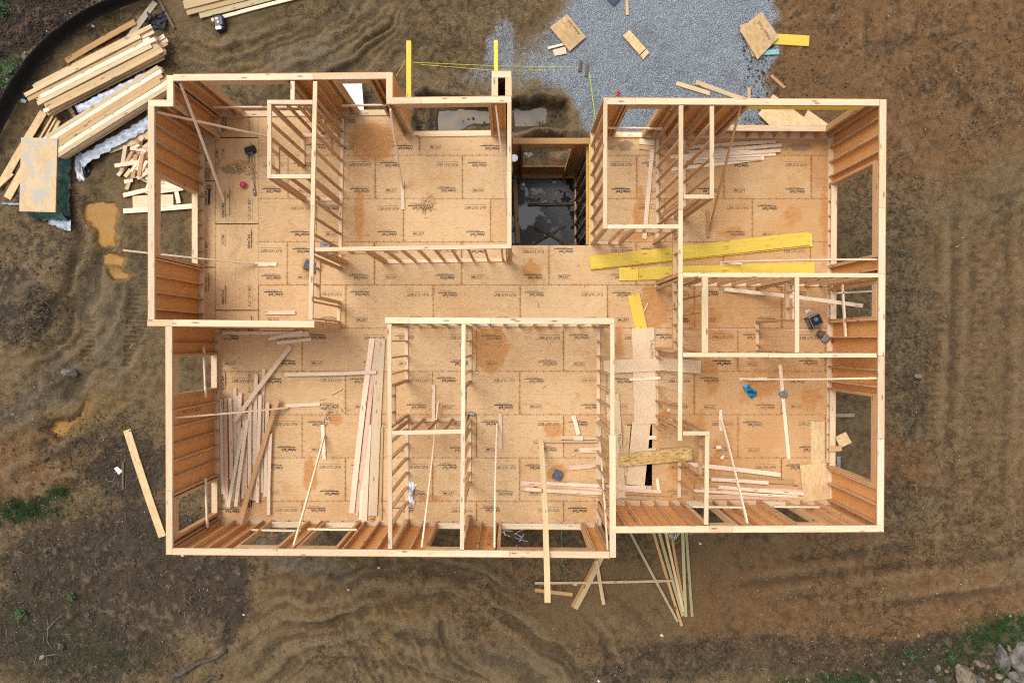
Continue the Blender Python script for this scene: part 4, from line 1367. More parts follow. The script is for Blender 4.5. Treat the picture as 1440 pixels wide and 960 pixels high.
board('lumber_board', 'pinkish board tucked between the pale and the wide tan boards', (768, 681.6), (852, 688), 5, mat='pinkish', group=G5)
board('lumber_board', 'tan board on top of the two beyond the thick partition', (869, 687), (930, 691), 5, z=.043, mat='fresh', group=G5)
board('wood_scrap', 'small red ended block closing the black gap at the foot of the hall', (905.5, 685), (916, 685), 5.6, mat='pinkish', cat='block')
board('wood_scrap', 'short upright lying stick at the foot of the hall', (924, 672), (926, 690), 4.4, mat='fresh', cat='scrap')
board('wood_scrap', 'tiny chip on the hall floor beside the walkway', (938, 576.5), (942, 576.5), 4, mat='fresh', cat='scrap')
# middle room
board('lumber_board', 'thin board on edge crossing the middle room beside the tall ramp board', (749.5, 620), (839, 620.4), 2.4, t=.085, mat='yard', warp=0)
board('lumber_board', 'short slanted stub above the thin board on edge in the middle room', (806, 584), (813.5, 611), 6, z=.02, mat='fresh')
board('lumber_board', 'tan strip lying just above the thin board on edge in the middle room', (788, 615), (839, 615.6), 5, mat='yard')
board('wood_scrap', 'pale block on the tan strip in the middle room', (807, 615.4), (820, 615.8), 6, z=.042, mat='fresh', cat='block')
board('lumber_board', 'pale stub poking out from the thick partition, the higher of two', (815, 632.4), (846, 632.6), 6.8, mat='fresh')
board('lumber_board', 'pinkish stub poking out from the thick partition, the lower of two', (800, 657.5), (845, 653), 6.4, mat='pinkish')
# ramp board leaning over the lower outer wall
o = plank('lumber_board', P(760.5, 618, .05), Vector((50 / sc(3.8), -366 / sc(3.8), 3.83)), .14, .038, M['yard'], None, None, X_AX, 2)
props(o, 'long tan board leaning over the lower outer wall from the middle room', 'board')

# ------------------------------------------------------------------ temporary diagonal braces
GB = 'temporary diagonal braces'


def brace(label, top, bot, ztop, zbot, cleat=None, mt='fresh', w=.042):
    q0, q1 = P(top[0], top[1], ztop), P(bot[0], bot[1], zbot)
    e = empty('diagonal_brace', Vector((q1.x, q1.y, 0)))
    pm = Matrix.Translation((q1.x, q1.y, 0))
    props(e, label, 'brace', GB)
    plank('brace_board', q0, q1, w, .085, M[mt], e, pm, None, random.randint(1, 4))
    if cleat:
        a, b, wc = cleat
        ca, cb = P(a[0], a[1], .024), P(b[0], b[1], .024)
        plank('cleat', ca, cb, wc / FS, .038, M[mt], e, pm)


brace('brace slanting down past the broom from the upper left jog', (253, 116), (315, 283), 2.6, .06)
brace('brace slanting from the left wall towards the closet', (219.5, 157.5), (384, 193.5), 2.6, .06)
brace('brace poking out through the large left opening with its block on the broom room floor', (173, 352), (361, 371), 1.9, .06, ((359, 371.5), (389, 371.5), 5.4))
brace('brace over the floor of shavings nearer the jog, block at its foot', (549, 154), (566.5, 262), 2.6, .06, ((565.8, 254), (566.6, 295), 5))
brace('brace along the stair side of the room with shavings', (697, 147), (712, 300), 2.6, .06)
brace('dark brace crossing the fanned stud pile', (1041.5, 150), (998, 322), 2.6, .06, ((995, 296), (996.4, 334), 4.8), 'orange_lumber')
brace('brace from the long lower wall into the room of tall planks', (413, 767), (456, 612), 2.6, .06, ((453.6, 597), (456.4, 645), 5))
brace('brace in the narrow room between the two lower partitions', (593, 770), (616, 566), 2.6, .06, ((609.6, 541), (609.6, 592), 5))
brace('brace in the middle room nearest the middle partition', (695.5, 770), (699, 596), 2.6, .06, ((703.4, 581), (703.4, 631), 5.4))
brace('brace running along the thick partition down to the corner of the lower wall', (854.4, 774), (842, 612), 2.6, .06)
brace('brace from the lower right wall up towards the return partition', (1051, 736), (1014.5, 590), 2.6, .06, ((1013.4, 576), (1013.8, 606), 4.6))
brace('brace from the right outer wall along the straight yellow beam', (1234, 365), (1016, 368.6), 2.6, .06, ((1013, 370), (1043, 369.4), 4.6))
brace('brace from the right outer wall over the stud beside the blue film', (1234, 531.2), (1044, 532.4), 2.6, .06, ((1040, 533), (1079, 532.4), 4.4))
brace('brace crossing over the loose stud pile from the left wall', (245, 587), (404, 573), 2.3, .06, ((401, 570.6), (450, 568), 5))

# ------------------------------------------------------------------ lumber in the yard
def stack(label, group, cA, dA, length, n, layers, w, mats, z0, name='lumber_board', offs=.12):
    """cA: px of the corner board's start; dA: px direction"""
    p = P(cA[0], cA[1], ZG)
    q = P(cA[0] + dA[0], cA[1] + dA[1], ZG)
    u = (q - p).normalized()
    v = Vector((u.y, -u.x, 0))
    for l in range(layers):
        for i in range(n):
            s = random.uniform(-offs, offs) + (.25 * random.choice((-1, 1)) if random.random() < .08 else 0)
            u_ = u + v * random.uniform(-.004, .004)
            ln = length + random.uniform(-.05, .05)
            if (l == layers - 1 and random.random() < .20) or (l == layers - 2 and random.random() < .06):
                continue
            a = p + u * s + v * (i * (w + .004))
            a += v * random.uniform(-.006, .006)
            a.z = z0 + l * .0395 + random.uniform(0, .0012)
            b = a + u_ * ln
            mt = random.choice(mats)
            o = plank(name, a, b, w, .038, M[mt], None, None, v, random.randint(1, 4))
            props(o, label, 'board', group)


zA = max(gz(60, 130), gz(200, 60), gz(140, 100)) + .10
# the top of the stack is nearer the camera: place its base so that the top lines up
stack('pale board in the upper lumber stack beside the silt fence', 'upper lumber stack', (62, 131), (165, -84), 4.3, 7, 11, .14, ['yard', 'yard', 'fresh'], zA)
stack('pale board in the lower lumber stack beside the wrapped sheet bundle', 'lower lumber stack', (77, 202), (150, -94), 4.45, 6, 10, .14, ['yard', 'yard', 'orange_lumber', 'fresh'], zA)
for i, (a, b) in enumerate((((95, 150), (128, 190)), ((150, 122), (186, 160)), ((190, 84), (222, 124)), ((80, 118), (105, 160)))):
    board('lumber_bearer', 'stout bearer lying on the mud under the lumber stacks', a, b, 4, z=-.02, t=.085, mat='grey_lumber', on='ground', group='bearers under the lumber stacks', warp=0)
board('plank', 'lone orange tan plank on the mud between the silt fence and the upper stack', (94, 87), (190.5, 31.5), 8.2, mat='orange_lumber', cat='plank', on='ground', t=.045)
board('plank', 'weathered plank under the black fabric by the silt fence', (182, 54), (219, 4), 8.6, mat='grey_lumber', cat='plank', on='ground')
board('wooden_stake', 'dark round-topped stake lying beside the black fabric', (222, -4), (246, 41), 3.2, mat='dark_wood', cat='stake', on='ground', t=.06)
G6 = 'joist offcuts beside the wrapped sheet bundle'
board('plank', 'long strand board joist running under the stacks, farthest from the house', (62, 158), (4, 256), 11, z=.0, mat='osb', cat='plank', on='ground', group=G6)
board('plank', 'strand board joist lying behind the wrapped sheet bundle', (34, 238), (11, 279), 11, z=.04, mat='osb', cat='plank', on='ground', group=G6)
board('plank', 'thin strip at the frame edge crossing the joist offcuts', (18, 244), (-4, 264), 6, z=.05, mat='osb', cat='plank', on='ground', group=G6)
boards('wooden_stake', 'thin stick poking out between the lower stack and the sheet bundle', [((75, 163), (56, 196), 2.6, {'z': .05}), ((80, 166), (62, 198), 2.6, {'z': .06}), ((84, 170), (70, 198), 5, {'z': .02})], 'sticks by the lower stack', 'osb', 'stick', 'ground')

# pack of strand board sheets with green wrap
pz = gz(60, 250)
c = P(54, 246, pz + .55)
pk = empty('sheet_bundle', Vector((c.x, c.y, pz)), R(-1.5))
props(pk, 'bundle of strand board sheets with stained top and green plastic wrap', 'sheet bundle')
boxes_mesh('sheet_pack', [(-.60 + .004 * (i % 3), .60 - .004 * ((i + 1) % 3), -1.225, 1.225 - .004 * (i % 2), .06 + .0165 * i, .06 + .0165 * i + .016) for i in range(29)], M['osb_wet'], pk)
o = link(bpy.data.objects.new('top_sheet', plank_mesh(2.46, 1.21, .018, M['osb_pack'])))
o.parent = pk
o.matrix_local = frame(Vector((0, 0, .55)), Y_AX, X_AX)


def sheet_mesh(name, nu, nv, fn, mat, parent=None, thick=.004):
    vs, fs = [], []
    for s in (0, 1):
        for i in range(nu + 1):
            for j in range(nv + 1):
                p = fn(i / nu, j / nv)
                vs.append((p[0], p[1], p[2] - s * thick))
    n = (nu + 1) * (nv + 1)
    for i in range(nu):
        for j in range(nv):
            a = i * (nv + 1) + j
            q = (a, a + nv + 1, a + nv + 2, a + 1)
            fs.append(q)
            fs.append(tuple(x + n for x in reversed(q)))
    loop = [i * (nv + 1) for i in range(nu + 1)] + [nu * (nv + 1) + j for j in range(1, nv + 1)] + [i * (nv + 1) + nv for i in range(nu - 1, -1, -1)] + [j for j in range(nv - 1, 0, -1)]
    for a, b in zip(loop, loop[1:] + loop[:1]):
        fs.append((a, a + n, b + n, b)[::-1])
    return mesh_obj(name, vs, fs, mat, parent, True)


rw = random.Random(5)
wob = [[rw.uniform(-1, 1) for _ in range(40)] for _ in range(40)]
sheet_mesh('green_wrap', 6, 24, lambda u, v: (.612 + .02 + .10 * u ** 1.5 + .035 * wob[int(u * 6)][int(v * 24)] * u, -1.28 + 2.5 * v, .50 - .48 * u), M['green_wrap'], pk)
sheet_mesh('end_wrap', 20, 5, lambda u, v: (-.45 + 1.2 * u, -1.24 - .16 * v + .05 * wob[int(u * 20)][int(v * 5)] * v - .16 * v * max(0, u - .6), .50 - .47 * v), M['green_wrap'], pk)
sheet_mesh('film_tail', 14, 4, lambda u, v: (.05 + .75 * u, -1.40 - .14 * v - .25 * v * u + .04 * wob[int(u * 14)][int(v * 4) + 9], .05 + .03 * wob[int(u * 14)][int(v * 4)]), M['white_film'], pk)
boxes_mesh('strap', [(-.618, .66, .5, .512, .56, .563)], M['white_film'], pk) if False else None

# plastic under and along the stacks
def film(label, a, b, wpx, z, mat, name='plastic_sheet', amp=.05, cat='plastic sheet', n=26):
    z0 = gline(a, b) + z
    p0, p1 = P(a[0], a[1], z0), P(b[0], b[1], z0)
    p0.z = p1.z = 0
    u = p1 - p0
    v = Vector((u.y, -u.x, 0)).normalized() * (wpx / GS)
    r2 = random.Random(len(label) * 7)
    W = [[r2.uniform(-1, 1) for _ in range(12)] for _ in range(n + 2)]
    o = sheet_mesh(name, n, 7, lambda s, t: tuple(p0 + u * s + v * (t - .5 + .12 * W[int(s * n)][0] * abs(t - .5) * 2) + Vector((0, 0, z0 + amp * W[int(s * n)][int(t * 7) + 1]))), M[mat])
    return props(o, label, cat)


film('pale bluish film showing between the two lumber stacks', (108, 155), (205, 107), 11, .50, 'white_film', amp=.018)
film('crumpled grey film along the lower edge of the lower lumber stack', (112, 228), (212, 170), 15, .16, 'white_film', amp=.04)
film('small twisted strip of white film in front of the joist offcuts', (2, 286), (31, 287), 3, .04, 'white_film', amp=.03, n=12)


def blob(name, pts, z, hgt, mat, label, cat, seed=1, n=16, amp=.5, parent=None):
    """crumpled closed lump over a px outline"""
    r2 = random.Random(seed)
    a = np.array(pts, float)
    c = a.mean(0)
    m = len(a)
    rings = 5
    vs, fs = [], []
    res = 3
    outline = []
    for i in range(m):
        for k in range(res):
            t = k / res
            outline.append(a[i] * (1 - t) + a[(i + 1) % m] * t)
    mo = len(outline)
    s = sc(z)
    for r_ in range(rings):
        f = 1 - r_ / rings
        for p in outline:
            q = c + (p - c) * (f * (1 + .14 * r2.uniform(-1, 1)))
            zz = z + hgt * (1 - f ** 2) * (.65 + amp * r2.uniform(-1, 1)) + (0 if r_ == 0 else .01)
            w = P(q[0], q[1], z)
            vs.append((w.x, w.y, zz))
    w = P(c[0], c[1], z)
    vs.append((w.x, w.y, z + hgt * .8))
    vs.append((w.x, w.y, z - .01))
    for r_ in range(rings - 1):
        for i in range(mo):
            A, B = r_ * mo + i, r_ * mo + (i + 1) % mo
            fs.append((A, B, B + mo, A + mo))
    for i in range(mo):
        fs.append(((rings - 1) * mo + i, (rings - 1) * mo + (i + 1) % mo, rings * mo))
        fs.append(((i + 1) % mo, i, rings * mo + 1))
    o = mesh_obj(name, vs, fs, M[mat], parent)
    return props(o, label, cat)


blob('plastic_bag', [(106, 219), (113, 214), (119, 222), (116, 236), (120, 254), (113, 259), (107, 250), (105, 236)], gz(112, 236), .16, 'white', 'crumpled white plastic torn open beside the wrapped sheet bundle', 'plastic bag', 2)
blob('plastic_bag', [(118, 218), (127, 222), (131, 234), (124, 250), (119, 252), (115, 238)], gz(122, 236), .12, 'black_plastic', 'crumpled black plastic lying against the white plastic', 'plastic bag', 3)
blob('fabric_scrap', [(206, 15), (213, 22), (223, 19), (232, 16), (234, 27), (231, 41), (217, 39), (206, 38), (201, 33), (209, 29)], gz(215, 30) + .06, .10, 'black_fabric', 'black landscape fabric heaped over a weathered plank', 'fabric', 4)
board('wood_scrap', 'rusty curved strip standing between bundle and white plastic', (94, 228), (99, 266), 4, mat='orange_lumber', cat='scrap', on='ground', t=.02)

# scraps outside the left wall
GSC = 'heap of scrap wood outside the left wall'
board('plank', 'wide stamped plank at the top of the scrap heap by the left wall', (153, 210), (216, 186), 13, mat='yard', cat='plank', on='ground', z=.03, group=GSC)
board('wood_scrap', 'whitest stick lying level across the scrap heap', (162, 233.5), (202, 227), 5.4, z=.22, mat='fresh', cat='scrap', on='ground', group=GSC)
board('plywood_sheet', 'flat offcut sheet under the large left opening', (187, 285), (244, 283), 19, z=.02, t=.018, mat='ply', cat='sheet', on='ground', warp=0, group=GSC)
board('lumber_board', 'long bottom board of the scrap heap reaching under the large left opening', (174, 297), (271, 290), 7, z=.045, mat='fresh', cat='board', on='ground', group=GSC)
board('lumber_board', 'pinkish board across the scrap heap above the flat offcut', (174, 275), (250, 258), 6, z=.06, mat='fresh', cat='board', on='ground', group=GSC)
sr = random.Random(21)
for i in range(46):
    cx, cy = sr.gauss(197, 15), sr.uniform(192, 268)
    an = sr.choice([-.9, -1.1, -.7, .4, -1.25, -.5, .1]) + sr.uniform(-.25, .25)
    ln = sr.uniform(12, 44)
    if cx - ln * .5 * abs(math.cos(an)) < 166:
        continue
    dx, dy = math.cos(an) * ln / 2, math.sin(an) * ln / 2
    board('wood_scrap', 'short pale cut-off in the tangle of scrap wood outside the left wall', (cx - dx, cy - dy), (cx + dx, cy + dy), sr.choice([3.2, 4.2, 5.4, 5.4]), z=sr.uniform(.02, .30) * max(.2, 1 - abs(cx - 200) / 60),
          mat=sr.choice(['fresh', 'yard', 'lumber', 'fresh', 'plate']), cat='scrap', on='ground', group=GSC)
for a, b, w in (((228, 262), (256, 262), 6), ((226, 269), (258, 265), 6), ((248, 268), (252, 286), 6), ((226, 256), (250, 252), 6), ((240, 262), (249, 262), 6)):
    board('wood_scrap', 'short pale cut-off in the tangle of scrap wood outside the left wall', a, b, w, z=.06, mat='fresh', cat='scrap', on='ground', group=GSC)

# lumber at the top edge
G7 = 'boards lying at the upper edge of the picture'
board('lumber_board', 'wide board on top of the pile at the upper frame edge', (259, 8), (420, -34), 12, z=.12, mat='yard', on='ground', group=G7)
board('lumber_board', 'board under the wide one in the pile at the upper frame edge', (263, 18), (430, -26), 9, z=.06, mat='yard', on='ground', group=G7)
board('lumber_board', 'tan board below the upper two in the pile at the upper frame edge', (281, 23), (440, -18), 8, z=.02, mat='treated', on='ground', group=G7)
board('lumber_board', 'lowest narrow board of the pile at the upper frame edge, beside the black machine', (298, 29), (440, -8), 5, z=.0, mat='fresh', on='ground', group=G7)

# small black machine with white labels
c = P(312.5, 37, gz(312, 37))
mc = empty('air_compressor', c, R(8))
props(mc, 'small black machine with white labels on the mud near the top boards', 'compressor')


def rbox(name, x0, x1, y0, y1, z0, z1, mat, parent, bev=.02, rot=0.0):
    """box with chamfered vertical and top edges"""
    b = min(bev, (x1 - x0) * .3, (y1 - y0) * .3, (z1 - z0) * .45)

    def ring(i, z):
        X0, X1, Y0, Y1 = x0 + i, x1 - i, y0 + i, y1 - i
        return [(X0 + b, Y0, z), (X1 - b, Y0, z), (X1, Y0 + b, z), (X1, Y1 - b, z), (X1 - b, Y1, z), (X0 + b, Y1, z), (X0, Y1 - b, z), (X0, Y0 + b, z)]
    vs = ring(0, z0) + ring(0, z1 - b) + ring(b * .7, z1)
    fs = [tuple(range(7, -1, -1)), tuple(range(16, 24))]
    for k in (0, 8):
        for i in range(8):
            fs.append((k + i, k + (i + 1) % 8, k + (i + 1) % 8 + 8, k + i + 8))
    if rot:
        cx, cy = (x0 + x1) / 2, (y0 + y1) / 2
        ca, sa = math.cos(rot), math.sin(rot)
        vs = [(cx + (x - cx) * ca - (y - cy) * sa, cy + (x - cx) * sa + (y - cy) * ca, z) for x, y, z in vs]
    return mesh_obj(name, vs, fs, M[mat], parent)


def tube(name, pts, r, mat, parent=None, seg=8, taper=None, pm=None):
    vs, fs = [], []
    n = len(pts)
    for i, p in enumerate(pts):
        d = (pts[min(i + 1, n - 1)] - pts[max(i - 1, 0)]).normalized()
        up = Vector((0, 0, 1)) if abs(d.z) < .9 else Vector((1, 0, 0))
        a = d.cross(up).normalized()
        b = a.cross(d)
        rr = r if taper is None else r * (1 + (taper - 1) * i / (n - 1))
        for k in range(seg):
            t = 2 * math.pi * k / seg
            vs.append(p + (a * math.cos(t) + b * math.sin(t)) * rr)
    for i in range(n - 1):
        for k in range(seg):
            A, B = i * seg + k, i * seg + (k + 1) % seg
            fs.append((A, B, B + seg, A + seg))
    fs.append(tuple(range(seg - 1, -1, -1)))
    fs.append(tuple((n - 1) * seg + k for k in range(seg)))
    if pm:
        vs = [pm.inverted() @ v for v in vs]
    return mesh_obj(name, vs, fs, M[mat], parent, True)


rbox('body', -.17, .17, -.25, .25, .03, .30, 'black_plastic', mc, .05)
rbox('label_plate', -.13, .06, -.24, -.12, .29, .306, 'white', mc, .01)
rbox('label_plate', -.10, 0, .10, .18, .29, .307, 'white', mc, .01)
rbox('gauge', -.06, .02, -.03, .05, .29, .32, 'metal', mc, .02)
rbox('motor_cover', .04, .16, -.14, .2, .29, .36, 'navy', mc, .03)
tube('handle', [Vector((-.14, .22, .29)), Vector((-.14, .22, .40)), Vector((.14, .22, .40)), Vector((.14, .22, .29))], .015, 'black_plastic', mc)

# offcuts on the gravel
def offcut(name, label, quad, z, t, mat, cat, text=None, group=None):
    zz = max(gz(*q) for q in quad) + z
    pts = [P(q[0], q[1], zz) for q in quad]
    c = sum(pts, Vector()) / 4
    e = (pts[1] - pts[0]).normalized()
    f = Vector((-e.y, e.x, 0))
    o = mesh_obj(name, [((p - c).dot(e), (p - c).dot(f), 0) for p in pts] + [((p - c).dot(e), (p - c).dot(f), t) for p in pts], [(3, 2, 1, 0), (4, 5, 6, 7), (0, 1, 5, 4), (1, 2, 6, 5), (2, 3, 7, 6), (3, 0, 4, 7)], M[mat])
    n = o.data.polygons[1].normal.z
    if n < 0:
        o.data.flip_normals()
    o.matrix_world = frame(c, e, f)
    props(o, label, cat, group)
    if text:
        pr = Print()
        s, pos, rot, w, h = text
        m = Matrix.Translation((pos[0], pos[1], t + .003)) @ Matrix.Rotation(rot, 4, 'Z')
        pr.text(s, m, w, h, bold=.015, shear=.2)
        pr.done('printed_lettering', M['ink'], o)
    return o


offcut('osb_offcut', 'square strand board offcut with black print, on the gravel near the yellow strings', [(797.5, 20.6), (824, 52.5), (801, 72.5), (773, 38.8)], .05, .02, 'osb_wet', 'offcut', ('AdvanTech', (0, .25), math.pi, .62, .10))
offcut('osb_offcut', 'small pinkish offcut poking out under the printed square sheet', [(777, 71), (795, 66), (797, 76), (780, 79)], .01, .018, 'pinkish', 'offcut')
board('wood_scrap', 'short stick beside the printed square sheet on the gravel', (770, 68.5), (793, 62.6), 3.4, mat='fresh', cat='scrap', on='ground', z=.02)
offcut('osb_offcut', 'narrow tan strip lying slanted in the middle of the gravel', [(875.6, 51), (885, 42.5), (908, 69), (899, 77.5)], .02, .03, 'osb', 'offcut')
offcut('osb_offcut', 'short tan block at the end of the slanted strip on the gravel', [(900, 78.6), (909, 70.2), (912.5, 75), (904, 85)], .02, .05, 'osb', 'offcut')
board('wood_scrap', 'pale stick entering the picture above the gravel', (881, -12), (882.2, 22), 4, mat='yard', cat='scrap', on='ground')
offcut('plastic_board', 'dark navy sheet corner at the upper edge of the gravel', [(846, -10), (862, -24), (877, -6), (863, 10)], .02, .03, 'navy', 'sheet')
offcut('osb_offcut', 'large strand board offcut with a clipped corner over the yellow beam end', [(1071, 16.7), (1095, 53), (1065, 84), (1039.5, 42)], .12, .02, 'osb_wet', 'offcut', ('AdvanTech', (0, .20), math.pi, .75, .12))
offcut('osb_offcut', 'lower strand board offcut peeping out under the large one', [(1040, 36), (1060, 30), (1064, 80), (1058, 80)], .05, .02, 'osb_wet', 'offcut')
offcut('plastic_board', 'teal strip beside the large offcut at the gravel edge', [(1070, 78), (1078, 71), (1095, 70), (1095, 77)], .02, .03, 'teal', 'strip')
board('wood_scrap', 'small tan stick on the bare soil beyond the gravel', (1084, 106.5), (1103, 124), 4.2, mat='orange_lumber', cat='scrap', on='ground')
board('lumber_board', 'short tan board on the gravel by the outer wall, the shorter of two', (951, 117.5), (998, 132), 6, mat='yard', on='ground')
board('lumber_board', 'longer tan board on the gravel by the outer wall, half under the wall top', (978, 116), (1056, 144), 6.6, mat='yard', on='ground')
board('wood_scrap', 'upright-lying chip on the gravel by the outer wall', (1053, 124), (1053, 140), 4.4, mat='yard', cat='scrap', on='ground')
offcut('plywood_sheet', 'large plain sheet lying outside the wide opening', [(1087, 133), (1137, 170), (1113, 206), (1066, 161)], .06, .02, 'osb', 'sheet')
offcut('plywood_sheet', 'second plain sheet outside the wide opening, nearer the right corner', [(1136, 155), (1166, 176), (1150, 200), (1122, 180)], .03, .02, 'osb', 'sheet')
offcut('plywood_sheet', 'white plastic sheet leaning outside the upper opening', [(479, 116), (509, 116), (512, 158), (488, 158)], .3, .02, 'white', 'sheet')
boards('wooden_stake', 'dark stake standing by the yellow strings on the gravel', [((826, 91), (824, 108), 4), ((817, 86), (815, 101), 4)], 'dark stakes on the gravel', 'dark_wood', 'stake', 'ground')

# treated boards below
G8 = 'fan of treated boards below the lower outer wall'
fan = [((884, 744), (953, 873), 3.4, 'treated', .05, 'thin green board on the outer side of the fan of treated boards'), ((915, 735), (958.5, 879), 3.8, 'orange_lumber', 0, 'orange board reaching farthest out of the fan of treated boards'),
       ((924, 737), (960, 865), 4.4, 'treated', .042, 'green board lying on the orange one in the fan'), ((934, 739), (961, 859), 3.6, 'yard', .05, 'pale tan board in the middle of the fan'),
       ((941.6, 737), (960.5, 845), 3.8, 'orange_lumber', .0, 'short orange board in the middle of the fan'), ((959.6, 740), (964.2, 866), 4.4, 'treated', .0, 'green board in the straight pair of the fan, nearer the middle'),
       ((964.6, 740), (973.2, 866), 3.8, 'treated', .03, 'green board in the straight pair of the fan, on the outside')]
for a, b, w, mt, z, lb in fan:
    board('treated_board', lb, a, b, w, z=z, mat=mt, on='ground', group=G8)
board('lumber_board', 'long thin board lying level below the lower wall, touching the fan', (752, 819), (946, 815.6), 3.4, z=.05, mat='yard', on='ground')
board('lumber_board', 'stout tan board slanting out under the wall corner', (809, 855), (846, 783), 7, z=.04, mat='yard', on='ground')
board('lumber_board', 'second board beside the stout slanting one under the wall corner', (804.6, 852), (841, 782), 4.4, z=.0, mat='orange_lumber', on='ground')
board('lumber_board', 'short pale board crossing the slanting pair under the wall corner', (838.6, 788), (849, 849), 5, z=.09, mat='yard', on='ground')
board('lumber_board', 'short orange board under the end of the leaning ramp board', (752, 828.6), (805, 835), 5, mat='orange_lumber', on='ground')
board('wood_scrap', 'small block by the long thin board below the lower wall', (806, 820), (811.5, 820), 5, mat='yard', cat='block', on='ground')
board('plank', 'pale engineered plank leaning nowhere, flat on the mud left of the house', (179.2, 604), (229, 754), 10.6, mat='osb', cat='plank', on='ground', t=.045)
board('lumber_board', 'pale stick seen on the ground through the right opening', (1170, 583.5), (1201, 583.5), 5, mat='grey_lumber', on='ground')
board('wooden_stake', 'rusty stake by the white card on the left mud', (173.5, 649), (173.5, 688), 2.6, mat='dark_wood', cat='stake', on='ground')
offcut('paper_card', 'white card lying on the mud beside the rusty stake', [(160.5, 658), (165, 655.5), (172.5, 662), (167, 667)], .03, .01, 'white', 'card')

# things on the right window sill
def sill_piece(name, label, quad, z, t, mat, cat):
    pts = [P(q[0], q[1], z) for q in quad]
    o = mesh_obj(name, [tuple(p) for p in pts] + [(p.x, p.y, z + t) for p in pts], [(3, 2, 1, 0), (4, 5, 6, 7), (0, 1, 5, 4), (1, 2, 6, 5), (2, 3, 7, 6), (3, 0, 4, 7)], M[mat])
    if o.data.polygons[1].normal.z < 0:
        o.data.flip_normals()
    return props(o, label, cat)


sill_piece('osb_offcut', 'square strand board offcut balanced on the right window sill', [(1174.5, 614), (1189, 607), (1197.5, 622), (1181, 629.5)], .245, .018, 'osb', 'offcut')
sill_piece('wood_scrap', 'short board lying over the right window sill below the offcut', [(1165, 627.5), (1183, 626.5), (1183, 633.5), (1165.5, 634.5)], .268, .038, 'lumber', 'block')
sill_piece('spirit_level', 'short grey level lying on the right window sill', [(1176, 641), (1180.6, 641), (1181.4, 664), (1177, 664.6)], .24, .05, 'metal', 'level')

# ------------------------------------------------------------------ tools and odds and ends on the deck
# broom
c = P(353, 212, 0)
br = empty('broom', c, 0)
pm = Matrix.Translation(c)
props(br, 'push broom with black head lying on the broom room floor', 'broom')
rbox('broom_head', -.15, .15, -.11, .11, .01, .10, 'black_fabric', br, .03, R(18))
rbox('head_block', -.10, .10, -.13, -.07, .08, .13, 'navy', br, .02, R(18))
tube('handle', [P(354, 215, .13), P(356, 240, .09), P(358.4, 272, .03)], .016, 'tool_grey', br, pm=pm)
tube('grip', [P(357.4, 266, .035), P(358.6, 275, .028)], .04, 'metal', br, pm=pm)
# ball


def lathe(name, prof, mat, parent=None, seg=24, loc=(0, 0, 0)):
    vs, fs = [], []
    for (r, z) in prof:
        for k in range(seg):
            t = 2 * math.pi * k / seg
            vs.append((r * math.cos(t) + loc[0], r * math.sin(t) + loc[1], z + loc[2]))
    for i in range(len(prof) - 1):
        for k in range(seg):
            A, B = i * seg + k, i * seg + (k + 1) % seg
            fs.append((A, B, B + seg, A + seg))
    fs.append(tuple(range(seg - 1, -1, -1)))
    fs.append(tuple((len(prof) - 1) * seg + k for k in range(seg)))
    return mesh_obj(name, vs, fs, M[mat], parent, True)


c = P(343.7, 261, 0)
o = lathe('ball', [(.005 + .088 * math.sin(math.pi * i / 12), .09 - .088 * math.cos(math.pi * i / 12)) for i in range(13)], 'red')
o.location = c
props(o, 'shiny crimson ball on the broom room floor', 'ball')
# caulk tube and hammer tacker near the left wall
c = P(305.6, 217, .03)
tb = empty('caulk_tube', Vector((c.x, c.y, 0)))
pm = Matrix.Translation((c.x, c.y, 0))
props(tb, 'grey tube lying at the edge of the dusty patch near the left wall', 'tube')
tube('barrel', [P(305.4, 213, .03), P(305.8, 222, .03)], .028, 'metal', tb, pm=pm)
tube('nozzle', [P(305.4, 213, .03), P(305.2, 210, .03)], .012, 'tool_grey', tb, pm=pm)
board('wood_scrap', 'tan wedge of wood lying beside the grey tube', (303.5, 244), (309, 225), 3.6, mat='lumber', cat='scrap')
c = P(295, 264, 0)
hm = empty('hand_sledge', c)
pm = Matrix.Translation(c)
props(hm, 'grey headed hammer leaning at the foot of the left wall', 'hammer')
rbox('head', -.07, .07, -.06, .06, .02, .10, 'metal', hm, .02, R(12))
tube('handle', [P(294.6, 265, .06), P(294, 287, .03)], .02, 'black_plastic', hm, pm=pm)


def case(label, px, py, w, d, h, rot, mat, name='tool_case', extra=None):
    c = P(px, py, 0)
    e = empty(name, c, R(rot))
    props(e, label, 'tool case')
    rbox('body', -w / 2, w / 2, -d / 2, d / 2, .005, h, mat, e, .02)
    rbox('lid', -w / 2 + .01, w / 2 - .01, -d / 2 + .01, d / 2 - .01, h - .004, h + .03, mat, e, .02)
    rbox('latch', -.03, .03, -d / 2 - .012, -d / 2 + .004, h * .55, h * .9, 'metal', e, .006)
    tube('handle', [Vector((-w * .2, 0, h + .028)), Vector((-w * .2, 0, h + .06)), Vector((w * .2, 0, h + .06)), Vector((w * .2, 0, h + .028))], .01, 'tool_grey', e)
    return e


case('black navy case lying under the plate of the long left partition', 439, 375, .40, .27, .12, -20, 'navy')
case('low dark case beyond the doorway of the long left partition', 459, 345, .30, .18, .12, 3, 'tool_grey')
case('blue grey case on a damp ring in the middle room', 784, 667, .25, .26, .09, -25, 'slate')
case('small grey case half hidden by the stud beside the blue film', 1101, 554, .2, .2, .06, 30, 'tool_grey')
